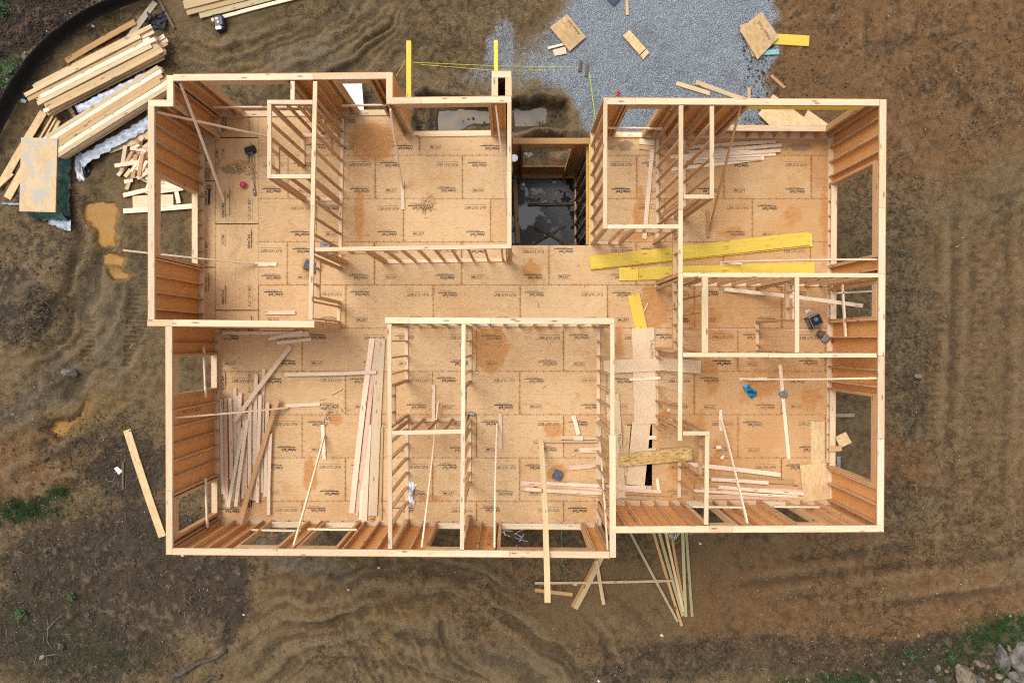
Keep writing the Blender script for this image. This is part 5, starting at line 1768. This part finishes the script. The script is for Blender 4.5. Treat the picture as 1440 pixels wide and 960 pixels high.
# radio
c = P(1142, 451, 0)
rd = empty('radio', c, R(25))
props(rd, 'black jobsite radio with a round speaker in the radio room', 'radio')
rbox('body', -.18, .18, -.17, .17, .01, .26, 'tool_grey', rd, .04)
rbox('front_panel', -.13, .15, -.12, .14, .255, .285, 'black_plastic', rd, .03)
lathe('speaker', [(.0, .30), (.045, .30), (.06, .31), (.07, .285)][::-1], 'slate', rd, 20, (.0, .03, 0))
lathe('speaker_cap', [(.032, .30), (.025, .318), (.002, .325)], 'metal', rd, 14, (.0, .03, 0))
tube('carry_bar', [Vector((-.19, -.15, .05)), Vector((-.19, -.15, .30)), Vector((-.19, .15, .30)), Vector((-.19, .15, .05))], .018, 'black_plastic', rd)
# saw
c = P(1156, 472, 0)
sw = empty('circular_saw', c, R(-35))
pm = Matrix.Translation(c) @ Matrix.Rotation(R(-35), 4, 'Z')
props(sw, 'brown grey power saw with a red battery end on the radio room floor', 'saw')
rbox('base_plate', -.20, .0, -.12, .12, .005, .03, 'tool_grey', sw, .005)
rbox('motor', -.17, -.02, -.10, .09, .03, .17, 'dark_wood', sw, .03)
lathe('blade_guard', [(.12, .02), (.13, .05), (.11, .09), (.02, .10)], 'tool_grey', sw, 20, (.10, -.02, 0))
rbox('battery', .26, .44, .02, .10, .02, .11, 'red', sw, .02, R(45))
rbox('grip', .40, .54, .10, .19, .02, .12, 'black_plastic', sw, .02, R(45))
# film and bags on the deck
blob('plastic_film', [(1045, 543), (1051, 540), (1057, 545), (1064, 549), (1064, 557), (1058, 561), (1052, 558), (1050, 551), (1045, 549)], .01, .16, 'blue_film', 'crumpled bright blue film on the floor of the lower right room', 'plastic film', 5, amp=.6)
blob('plastic_bag', [(574, 676), (580, 677), (586, 681), (580, 687), (582, 698), (584, 708), (577, 713), (574, 702)], .01, .12, 'white', 'crumpled white plastic bag by the partition of the narrow lower room', 'plastic bag', 6)
blob('fabric_scrap', [(1132, 463 - 27), (1139, 434), (1141, 438), (1134, 441)], .01, .05, 'white', 'small white rag beside the radio', 'rag', 7)
# nail tool at the foot of the middle partition
c = P(663, 581, 0)
nt_ = empty('nail_tool', c, R(-15))
pm = Matrix.Translation(c) @ Matrix.Rotation(R(-15), 4, 'Z')
props(nt_, 'grey framing nailer at the foot of the middle partition', 'nailer')
rbox('head', -.10, .10, -.05, .05, .02, .12, 'metal', nt_, .02)
rbox('grip', -.13, -.07, -.24, -.05, .03, .10, 'tool_grey', nt_, .02)
rbox('magazine', -.09, -.05, -.32, -.04, .01, .05, 'dark_wood', nt_, .01)
o = lathe('bucket_lid', [(.10, .0), (.11, .02), (.09, .035), (.002, .036)], 'white', None, 20)
o.location = P(720.5, 222.5, -.05) + Vector((.05, 0, 0))
props(o, 'white round cap at the edge of the stair opening', 'cap')

# shavings, one heap each
def shavings(label, px, py, rx, ry, n, mat='chip', on='floor', seed=3, size=(.03, .16), name='wood_shavings', wd=(.006, .02)):
    r2 = random.Random(seed)
    vs, fs = [], []
    for i in range(n):
        qx, qy = r2.gauss(px, rx), r2.gauss(py, ry)
        z = .01 + r2.random() * .05 if on == 'floor' else gz(qx, qy) + .012 + r2.random() * .02
        p = P(qx, qy, z)
        a = r2.uniform(0, math.pi * 2)
        L = r2.uniform(*size)
        W = r2.uniform(*wd)
        u = Vector((math.cos(a), math.sin(a), r2.uniform(-.2, .2))) * L / 2
        v = Vector((-math.sin(a), math.cos(a), 0)) * W / 2
        h = Vector((0, 0, W * .6))
        k = len(vs)
        bow = Vector((-math.sin(a), math.cos(a), 0)) * L * (r2.uniform(-.15, .15) if L < .17 else r2.uniform(-.03, .03))
        for q, b in ((p - u, 0), (p, 1), (p + u, 0)):
            q = q + bow * b
            vs += [q - v, q + v, q + h]
        for s in (0, 3):
            fs += [(k + s, k + s + 3, k + s + 4, k + s + 1), (k + s + 1, k + s + 4, k + s + 5, k + s + 2), (k + s + 2, k + s + 5, k + s + 3, k + s)]
        fs += [(k, k + 1, k + 2), (k + 8, k + 7, k + 6)]
    o = mesh_obj(name, vs, fs, M[mat])
    return props(o, label, 'shavings' if 'shaving' in name else 'debris', kind='stuff')


shavings('straw coloured shavings heaped in the upper middle room', 600, 285, 6, 6, 170, seed=4)
shavings('curled shavings scattered on the open floor by the tall planks', 463, 580, 7, 6, 46, seed=5, wd=(.015, .04))
shavings('orange chips on the dusty patch near the broom', 345, 238, 8, 5, 50, seed=6, wd=(.015, .05))
shavings('thin offcut slivers scattered over the whole deck', 760, 470, 230, 130, 150, seed=7, size=(.04, .14))

# ------------------------------------------------------------------ strings and cords
def cord(name, label, pts, r, mat, cat='string', zoff=.05, z=None):
    vs = []
    for (x, y) in pts:
        zz = gz(x, y) + zoff if z is None else z
        vs.append(P(x, y, zz))
    # smooth the run
    out = []
    for a, b in zip(vs[:-1], vs[1:]):
        for k in range(6):
            out.append(a.lerp(b, k / 6))
    out.append(vs[-1])
    return props(tube(name, out, r, mat, seg=6), label, cat)


cord('string_line', 'upper yellow string stretched past both yellow beams', [(581, 88), (700, 93), (815, 95)], .009, 'string', z=ZG + .6)
cord('string_line', 'lower yellow string stretched past the chimney chase', [(592, 91), (690, 99), (795, 99)], .009, 'string', z=ZG + .55)
cord('string_line', 'short slack yellow string near the farther yellow beam', [(557, 108), (566, 92), (570, 84)], .008, 'string', z=ZG + .4)
cord('rope', 'yellow green rope running down from the gravel to the stair opening', [(829, 104), (833, 135), (837, 165), (838, 182), (834, 196)], .018, 'rope', 'rope', z=ZG + .75)
cord('strapping', 'green strap on the mud below the wide lower opening', [(789, 740), (791, 775), (790, 792), (799, 802), (806, 806)], .010, 'green_cord', 'strap')
shavings('white strapping slivers outside the wide lower opening', 722, 752, 9, 7, 9, 'white', 'ground', 8, (.2, .5), 'strapping_debris', (.015, .03))
shavings('white strapping slivers at the top of the treated boards', 946, 752, 5, 4, 10, 'white', 'ground', 9, (.2, .4), 'strapping_debris', (.012, .025))

# ------------------------------------------------------------------ silt fence
FB = [(-40, 262), (-8, 200), (20, 146), (36, 119), (58, 87), (83, 62), (109, 41), (140, 22), (178, 6), (230, -12)]
sf = empty('silt_fence', P(58, 87, gz(58, 87)))
pm = Matrix.Translation(P(58, 87, gz(58, 87)))
props(sf, 'black fabric silt fence curving round the corner by the woods', 'fence')
pts = []
for (a, b) in zip(FB[:-1], FB[1:]):
    for k in range(6):
        pts.append((a[0] + (b[0] - a[0]) * k / 6, a[1] + (b[1] - a[1]) * k / 6))
pts.append(FB[-1])
vs, fs = [], []
nr = 7
r2 = random.Random(3)
for (x, y) in pts:
    z = gz(x, y)
    p = P(x, y, z)
    rad = Vector((p.x, p.y, 0)).normalized()
    for k in range(nr):
        t = k / (nr - 1)
        q = p + rad * (.02 * math.sin(t * 3) + r2.uniform(-.02, .02) * t + (-.06 * (1 - t * 3) if t < .33 else 0)) + Vector((0, 0, .015 + .62 * max(0, (t - .12) / .88)))
        vs.append(q)
n0 = len(vs)
vs += [v - Vector((v.x, v.y, 0)).normalized() * .012 for v in vs]
for i in range(len(pts) - 1):
    for k in range(nr - 1):
        a = i * nr + k
        fs.append((a, a + nr, a + nr + 1, a + 1))
        fs.append((a + n0 + 1, a + n0 + nr + 1, a + n0 + nr, a + n0))
    a = i * nr + nr - 1
    fs.append((a, a + nr, a + nr + n0, a + n0))
mesh_obj('fabric', [pm.inverted() @ v for v in vs], fs, M['black_fabric'], sf, True)
for i in range(3, len(pts), 7):
    x, y = pts[i]
    p = P(x, y, gz(x, y))
    rad = Vector((p.x, p.y, 0)).normalized()
    plank('post', p + rad * .05, p + rad * .07 + Vector((0, 0, .72)), .04, .04, M['grey_lumber'], sf, pm, X_AX)

# ------------------------------------------------------------------ rocks, plants, debris
def rock(px, py, rx, ry, h, rot, mat, label, seed, group=None):
    r2 = np.random.default_rng(seed)
    import bmesh
    bm = bmesh.new()
    bmesh.ops.create_icosphere(bm, subdivisions=3, radius=1)
    pl = r2.normal(size=(9, 3))
    pl /= np.linalg.norm(pl, axis=1)[:, None]
    off = r2.uniform(.55, .85, 9)
    for v in bm.verts:
        c = np.array(v.co)
        for n, o_ in zip(pl, off):
            d = c @ n - o_
            if d > 0:
                c = c - n * d * .92
        c = c * (1 + .045 * r2.normal())
        v.co = Vector((c[0] * rx / GS, c[1] * ry / GS, c[2] * h))
    me = bpy.data.meshes.new('rock')
    bm.to_mesh(me)
    bm.free()
    me.materials.append(M[mat])
    o = link(bpy.data.objects.new('rock', me))
    z = gz(px, py)
    o.location = P(px, py, z) + Vector((0, 0, h * .35))
    o.rotation_euler = (0, 0, rot)
    return props(o, label, 'rock', group)


GR = 'rocks in the corner by the weeds'
rock(1353, 949, 15, 19, .28, .2, 'rock_warm', 'large warm tan boulder in the corner by the weeds', 1, GR)
rock(1406, 923, 9, 22, .24, .35, 'rock', 'tall narrow grey slab among the corner rocks', 2, GR)
rock(1434, 925, 22, 26, .35, .3, 'rock', 'biggest grey slab at the very corner of the site', 3, GR)
rock(1427, 948, 15, 10, .2, -.6, 'rock', 'long grey rock below the biggest slab', 4, GR)
rock(1372, 953, 13, 9, .2, -.7, 'rock', 'flat grey rock leaning on the warm tan boulder', 5, GR)
rock(1375, 931, 9, 5, .14, -.3, 'rock_warm', 'flat tan stone above the dark hollow among the corner rocks', 6, GR)
rock(1403, 949, 6, 5, .13, 0, 'rock_warm', 'round pale stone in front of the weeds among the corner rocks', 7, GR)
rock(1418, 958, 9, 8, .16, .4, 'rock', 'grey stone cut by the lower frame edge among the corner rocks', 8, GR)
rock(1317, 938, 4, 7, .12, -.4, 'rock_warm', 'slim pinkish stone beside the warm tan boulder', 9, GR)
rock(1309, 958, 7, 5, .12, 0, 'rock', 'small grey stone at the lower frame edge beside the slim pinkish one', 10, GR)
rock(1417, 909, 4, 6, .12, .3, 'rock_warm', 'small tan stone above the biggest slab', 11, GR)
for i, (x, y, s) in enumerate(((1366, 938, 4), (1388, 936, 4), (1393, 953, 3.4), (1382, 946, 3), (1330, 943, 3), (1420, 865, 3), (1357, 875, 3.4), (1290, 893, 3.6), (1265, 945, 3.6), (1263, 955, 3), (1270, 932, 3), (1227, 958, 6), (1136, 954, 5), (1239, 851, 2.4), (1225, 920, 2.4))):
    rock(x, y, s, s * .75, .07, i * .7, 'rock_warm', 'small pale stone lying singly among soil and weeds near the corner rocks', 30 + i, 'small stones near the corner rocks')
rock(1290, 529, 7.5, 4.5, .14, .1, 'rock', 'lone flat grey stone on the tracked mud right of the house', 12)
rock(101, 524, 12, 8, .22, -.1, 'rock', 'bluish grey boulder half sunk in the mud left of the house', 13)
rock(247 - 160, 907, 5, 4.5, .13, 0, 'rock', 'round grey stone among the twigs in the lower left', 14)
rock(60, 923, 6, 3, .1, .2, 'rock_warm', 'pale flat stone by the twigs in the lower left', 15)


def plant(px, py, r, n, label, seed):
    r2 = random.Random(seed)
    vs, fs = [], []
    z = gz(px, py)
    for i in range(n):
        a, d = r2.uniform(0, 6.283), abs(r2.gauss(0, .5)) * r
        c = P(px + d * math.cos(a), py + d * math.sin(a), z) + Vector((0, 0, r2.uniform(.03, .28) * (1.2 - min(1, d / r))))
        b = r2.uniform(0, 6.283)
        L, W = r2.uniform(.07, .17), r2.uniform(.03, .07)
        u = Vector((math.cos(b), math.sin(b), r2.uniform(-.4, .4))) * L
        v = Vector((-math.sin(b), math.cos(b), r2.uniform(-.3, .3))) * W
        k = len(vs)
        vs += [c, c + u * .5 + v * .5 + Vector((0, 0, .01)), c + u, c + u * .5 - v * .5 + Vector((0, 0, .01))]
        fs.append((k, k + 1, k + 2, k + 3))
    c0 = P(px, py, z)
    e = empty('weed', c0)
    o = mesh_obj('foliage', [v - c0 for v in vs], fs, M['leaf'], e)
    tube('stem', [Vector((0, 0, -.02)), Vector((.01, .01, .08)), Vector((.03, -.01, .16))], .008, 'twig', e, 6)
    return props(e, label, 'plant', 'leafy weeds on the site')


plant(20, 106, 26, 420, 'wide leafy weed clump outside the silt fence', 1)
plant(3, 14, 13, 160, 'leafy weed at the upper left corner of the woods', 2)
plant(104, 836, 7, 60, 'small bright weed alone in the lower left soil', 3)
plant(1335, 919, 8, 80, 'small bright weed beside the slim pinkish stone', 4)
plant(1404, 938, 8, 90, 'bright weed growing between the corner rocks', 5)
plant(30, 860, 12, 60, 'sparse weed near the lower left frame edge', 6)
plant(1276, 917, 6, 40, 'small weed on the dark soil left of the corner rocks', 7)


def grass():
    r2 = np.random.default_rng(5)
    vs, fs = [], []
    for (cx, cy, rx, ry, n) in ((28, 716, 32, 9, 3200), (84, 691, 8, 6, 500), (1405, 890, 34, 14, 4200), (1345, 925, 40, 14, 1100), (1190, 955, 30, 5, 1300), (60, 865, 50, 45, 1800), (150, 920, 60, 22, 1800), (1290, 935, 60, 14, 1300), (18, 110, 18, 16, 900), (1115, 957, 20, 4, 500), (25, 940, 40, 16, 500)):
        for i in range(n):
            x, y = r2.normal(cx, rx), r2.normal(cy, ry)
            z = gz(x, y)
            p = P(x, y, z)
            a = r2.uniform(0, 6.283)
            L = r2.uniform(.06, .2)
            w = .006
            lean = r2.uniform(.2, .9)
            t = p + Vector((math.cos(a) * L * lean, math.sin(a) * L * lean, L * (1.05 - lean * .6)))
            s = Vector((-math.sin(a), math.cos(a), 0)) * w
            k = len(vs)
            vs += [p - s, p + s, t]
            fs.append((k, k + 1, k + 2))
    o = mesh_obj('grass', vs, fs, M['leaf'])
    props(o, 'thin green grass growing in patches at the edges of the site', 'grass', kind='stuff')


grass()


def litter(name, label, regions, mat, seed, size, cat, wr=.35):
    r2 = np.random.default_rng(seed)
    vs, fs = [], []
    for (cx, cy, rx, ry, n) in regions:
        for i in range(n):
            x, y = cx + r2.uniform(-1, 1) * rx, cy + r2.uniform(-1, 1) * ry
            if name == 'fallen_leaves' and x / 150 + y / 190 > .92:
                continue
            p = P(x, y, gz(x, y) + r2.uniform(.006, .03))
            a = r2.uniform(0, 6.283)
            L = r2.uniform(*size)
            W = L * wr * r2.uniform(.6, 1.4)
            u = Vector((math.cos(a), math.sin(a), r2.uniform(-.3, .3))) * L / 2
            v = Vector((-math.sin(a), math.cos(a), r2.uniform(-.3, .3))) * W / 2
            k = len(vs)
            vs += [p - u, p + v, p + u, p - v, p + Vector((0, 0, min(W, L) * .35))]
            fs += [(k, k + 1, k + 4), (k + 1, k + 2, k + 4), (k + 2, k + 3, k + 4), (k + 3, k, k + 4)]
    o = mesh_obj(name, vs, fs, M[mat])
    return props(o, label, cat, kind='stuff')


M['dry_leaf'] = plain_mat('dry_leaf', (.060, .034, .021), .85, .8, 2.2)
M['pale_bit'] = plain_mat('pale_bit', (.34, .30, .24), .8, .7, 2.2)
M['mud_clod'] = plain_mat('mud_clod', (.075, .055, .035), .95, .5, 2.2)
litter('fallen_leaves', 'brown fallen leaves covering the wood edge beyond the silt fence', [(50, 60, 110, 110, 5200)], 'dry_leaf', 3, (.05, .13), 'leaves', .6)
litter('twigs', 'twigs and root bits strewn over the dark lower left soil', [(160, 800, 160, 160, 420), (1250, 930, 200, 30, 80), (1100, 850, 300, 90, 24), (150, 640, 60, 60, 60), (30, 445, 36, 26, 40)], 'twig', 4, (.05, .50), 'twigs', .05)
litter('pebbles', 'pale stones and chips scattered over the whole muddy ground', [(160, 800, 150, 150, 300), (1250, 880, 200, 80, 330), (1340, 400, 100, 380, 230), (600, 870, 330, 90, 90), (300, 60, 150, 60, 50), (40, 450, 40, 30, 70), (900, 880, 200, 70, 70), (100, 560, 100, 60, 60), (1180, 80, 120, 70, 60)], 'pale_bit', 5, (.012, .055), 'pebbles', .7)
litter('clods', 'crumbly dark clods of earth lying on the mud', [(40, 420, 60, 70, 500), (160, 790, 160, 160, 900), (1270, 500, 36, 260, 500), (1250, 100, 180, 100, 420), (1200, 930, 230, 26, 500), (690, 180, 100, 40, 260), (120, 620, 70, 40, 200), (1075, 120, 30, 60, 200)], 'mud_clod', 6, (.03, .13), 'clods', .8)
for i, (a, b, r0, lb) in enumerate((((243, 950), (319, 915), .10, 'dark rotten log lying at the lower left edge of the site'), ((285, 958), (312, 950), .08, 'short dark log stub at the lower frame edge'))):
    pp = [P(a[0] + (b[0] - a[0]) * t / 6, a[1] + (b[1] - a[1]) * t / 6 + 2 * math.sin(t * 1.7), gz(a[0] + (b[0] - a[0]) * t / 6, a[1] + (b[1] - a[1]) * t / 6) + .05) for t in range(7)]
    props(tube('log', pp, r0, 'bark', taper=.6), lb, 'log')
# root cluster lower left
rt = empty('root_cluster', P(70, 880, gz(70, 880)))
pm = Matrix.Translation(P(70, 880, gz(70, 880)))
props(rt, 'bleached bare branch with forked twigs in the lower left', 'branch')
for pts_ in ([(66, 865), (68, 880), (66, 900), (82, 925)], [(66, 885), (78, 872), (90, 862)], [(62, 922), (80, 919), (90, 922)], [(82, 925), (76, 934)]):
    tube('twig', [P(x, y, gz(x, y) + .06) for x, y in pts_], .016, 'twig', rt, pm=pm, taper=.4)
# white scraps on the mud
for i, (x, y, s) in enumerate(((131, 37, 3), (33, 142, 5), (931, 893, 3), (842, 957, 2.4), (985, 764, 2.6), (533, 798, 2.4), (490, 829, 2.2), (343, 864, 2), (257, 781, 2.6))):
    blob('plastic_scrap', [(x - s, y - s * .5), (x, y - s * .7), (x + s, y + .2), (x + s * .4, y + s * .6), (x - s * .6, y + s * .5)], gz(x, y) + .01, .05, 'white', 'small white scrap lying alone on bare mud outside the house', 'scrap', 40 + i)
    bpy.context.scene.collection.objects[-1]['group'] = 'white scraps on the mud'
blob('tape_scrap', [(866, 128), (870, 127), (873, 131), (870, 136), (866, 134)], gz(869, 131) + .02, .08, 'red_tape', 'scrap of red tape on the gravel by the outer wall', 'tape', 60)

# lettering on the hall sheets
for (o, off, y, sz) in ((hall_sheets[0][0], -.66, .235, .85), (o3, -.02, .125, .75)):
    pr = Print()
    sgn = 1
    m = Matrix.Translation((off, y, .018 / 2 + .003))
    pr.text('TALLWALL', m, sz * .85, .085, bold=.012)
    pr.done('printed_lettering', M['ink'], o)
    # keep the print on the upper face whatever way the board's own axes fell
    if (o.matrix_world.to_3x3() @ Vector((0, 0, 1))).z < 0:
        for ch in o.children:
            ch.rotation_euler = (math.pi, 0, 0)

o = plank('lumber_board', P(724, 252, -3.9), P(728.5, 342, -3.0), .14, .038, M['orange_lumber'], None, None, X_AX, 0)
props(o, 'dark stud leaning along the near side of the basement pit', 'board')
for a, b, lb in (((752, 318), (798, 344), 'dark wet board lying on the basement floor, crossing another'), ((796, 316), (748, 346), 'dark wet board lying under the crossing one on the basement floor'), ((742, 288), (806, 286), 'dark wet board lying alone across the basement floor')):
    o = plank('lumber_board', P(a[0], a[1], ZS + (.06 if 'under' not in lb else .02)), P(b[0], b[1], ZS + (.06 if 'under' not in lb else .02)), .09, .038, M['dark_wood'], None, None, None, 0)
    props(o, lb, 'board')
cord('white_cord', 'thin white cord hanging along the basement stud wall', [(809, 256), (810, 300), (809.5, 344)], .012, 'white', 'cord', z=ZS + .15)

# ------------------------------------------------------------------ light, sky, camera
w = bpy.data.worlds.new('World')
SC.world = w
w.use_nodes = True
nt = w.node_tree
SUN = Vector((-.48, .50, 1.15)).normalized()
el = math.asin(SUN.z)
sky = nd(nt, 'ShaderNodeTexSky', sky_type='NISHITA', sun_disc=False, sun_elevation=el, sun_rotation=math.atan2(SUN.x, SUN.y), air_density=1.0, dust_density=4.0, ozone_density=1.0)
hs = nd(nt, 'ShaderNodeHueSaturation', {'Saturation': .22, 'Value': 1.0, 'Color': sky.outputs[0]})
bg = nt.nodes['Background']
nt.links.new(hs.outputs[0], bg.inputs['Color'])
bg.inputs['Strength'].default_value = .15
sl = bpy.data.lights.new('sun', 'SUN')
sl.energy = .8
sl.angle = R(28)
sl.color = (1, .96, .90)
so = link(bpy.data.objects.new('sun', sl))
so.rotation_euler = (-SUN).to_track_quat('-Z', 'Y').to_euler()
so.location = (0, 0, 40)

cam = bpy.data.cameras.new('camera')
cam.sensor_width = 36
cam.lens = 36 * FP / 1440
cam.clip_end = 3000
co = link(bpy.data.objects.new('camera', cam))
co.location = (0, 0, HC)
co.rotation_euler = (0, 0, 0)
SC.camera = co
SC.render.resolution_x, SC.render.resolution_y = 1024, 682
vs_ = SC.view_settings
vs_.view_transform = 'Standard'
vs_.look = 'None'
vs_.gamma = 1
vs_.exposure = 0.6
SC.cycles.use_denoising = False
SC.cycles.use_adaptive_sampling = False
SC.cycles.sampling_pattern = 'BLUE_NOISE'
SC.cycles.filter_width = 1.15
SC.cycles.max_bounces = 6
SC.cycles.diffuse_bounces = 4
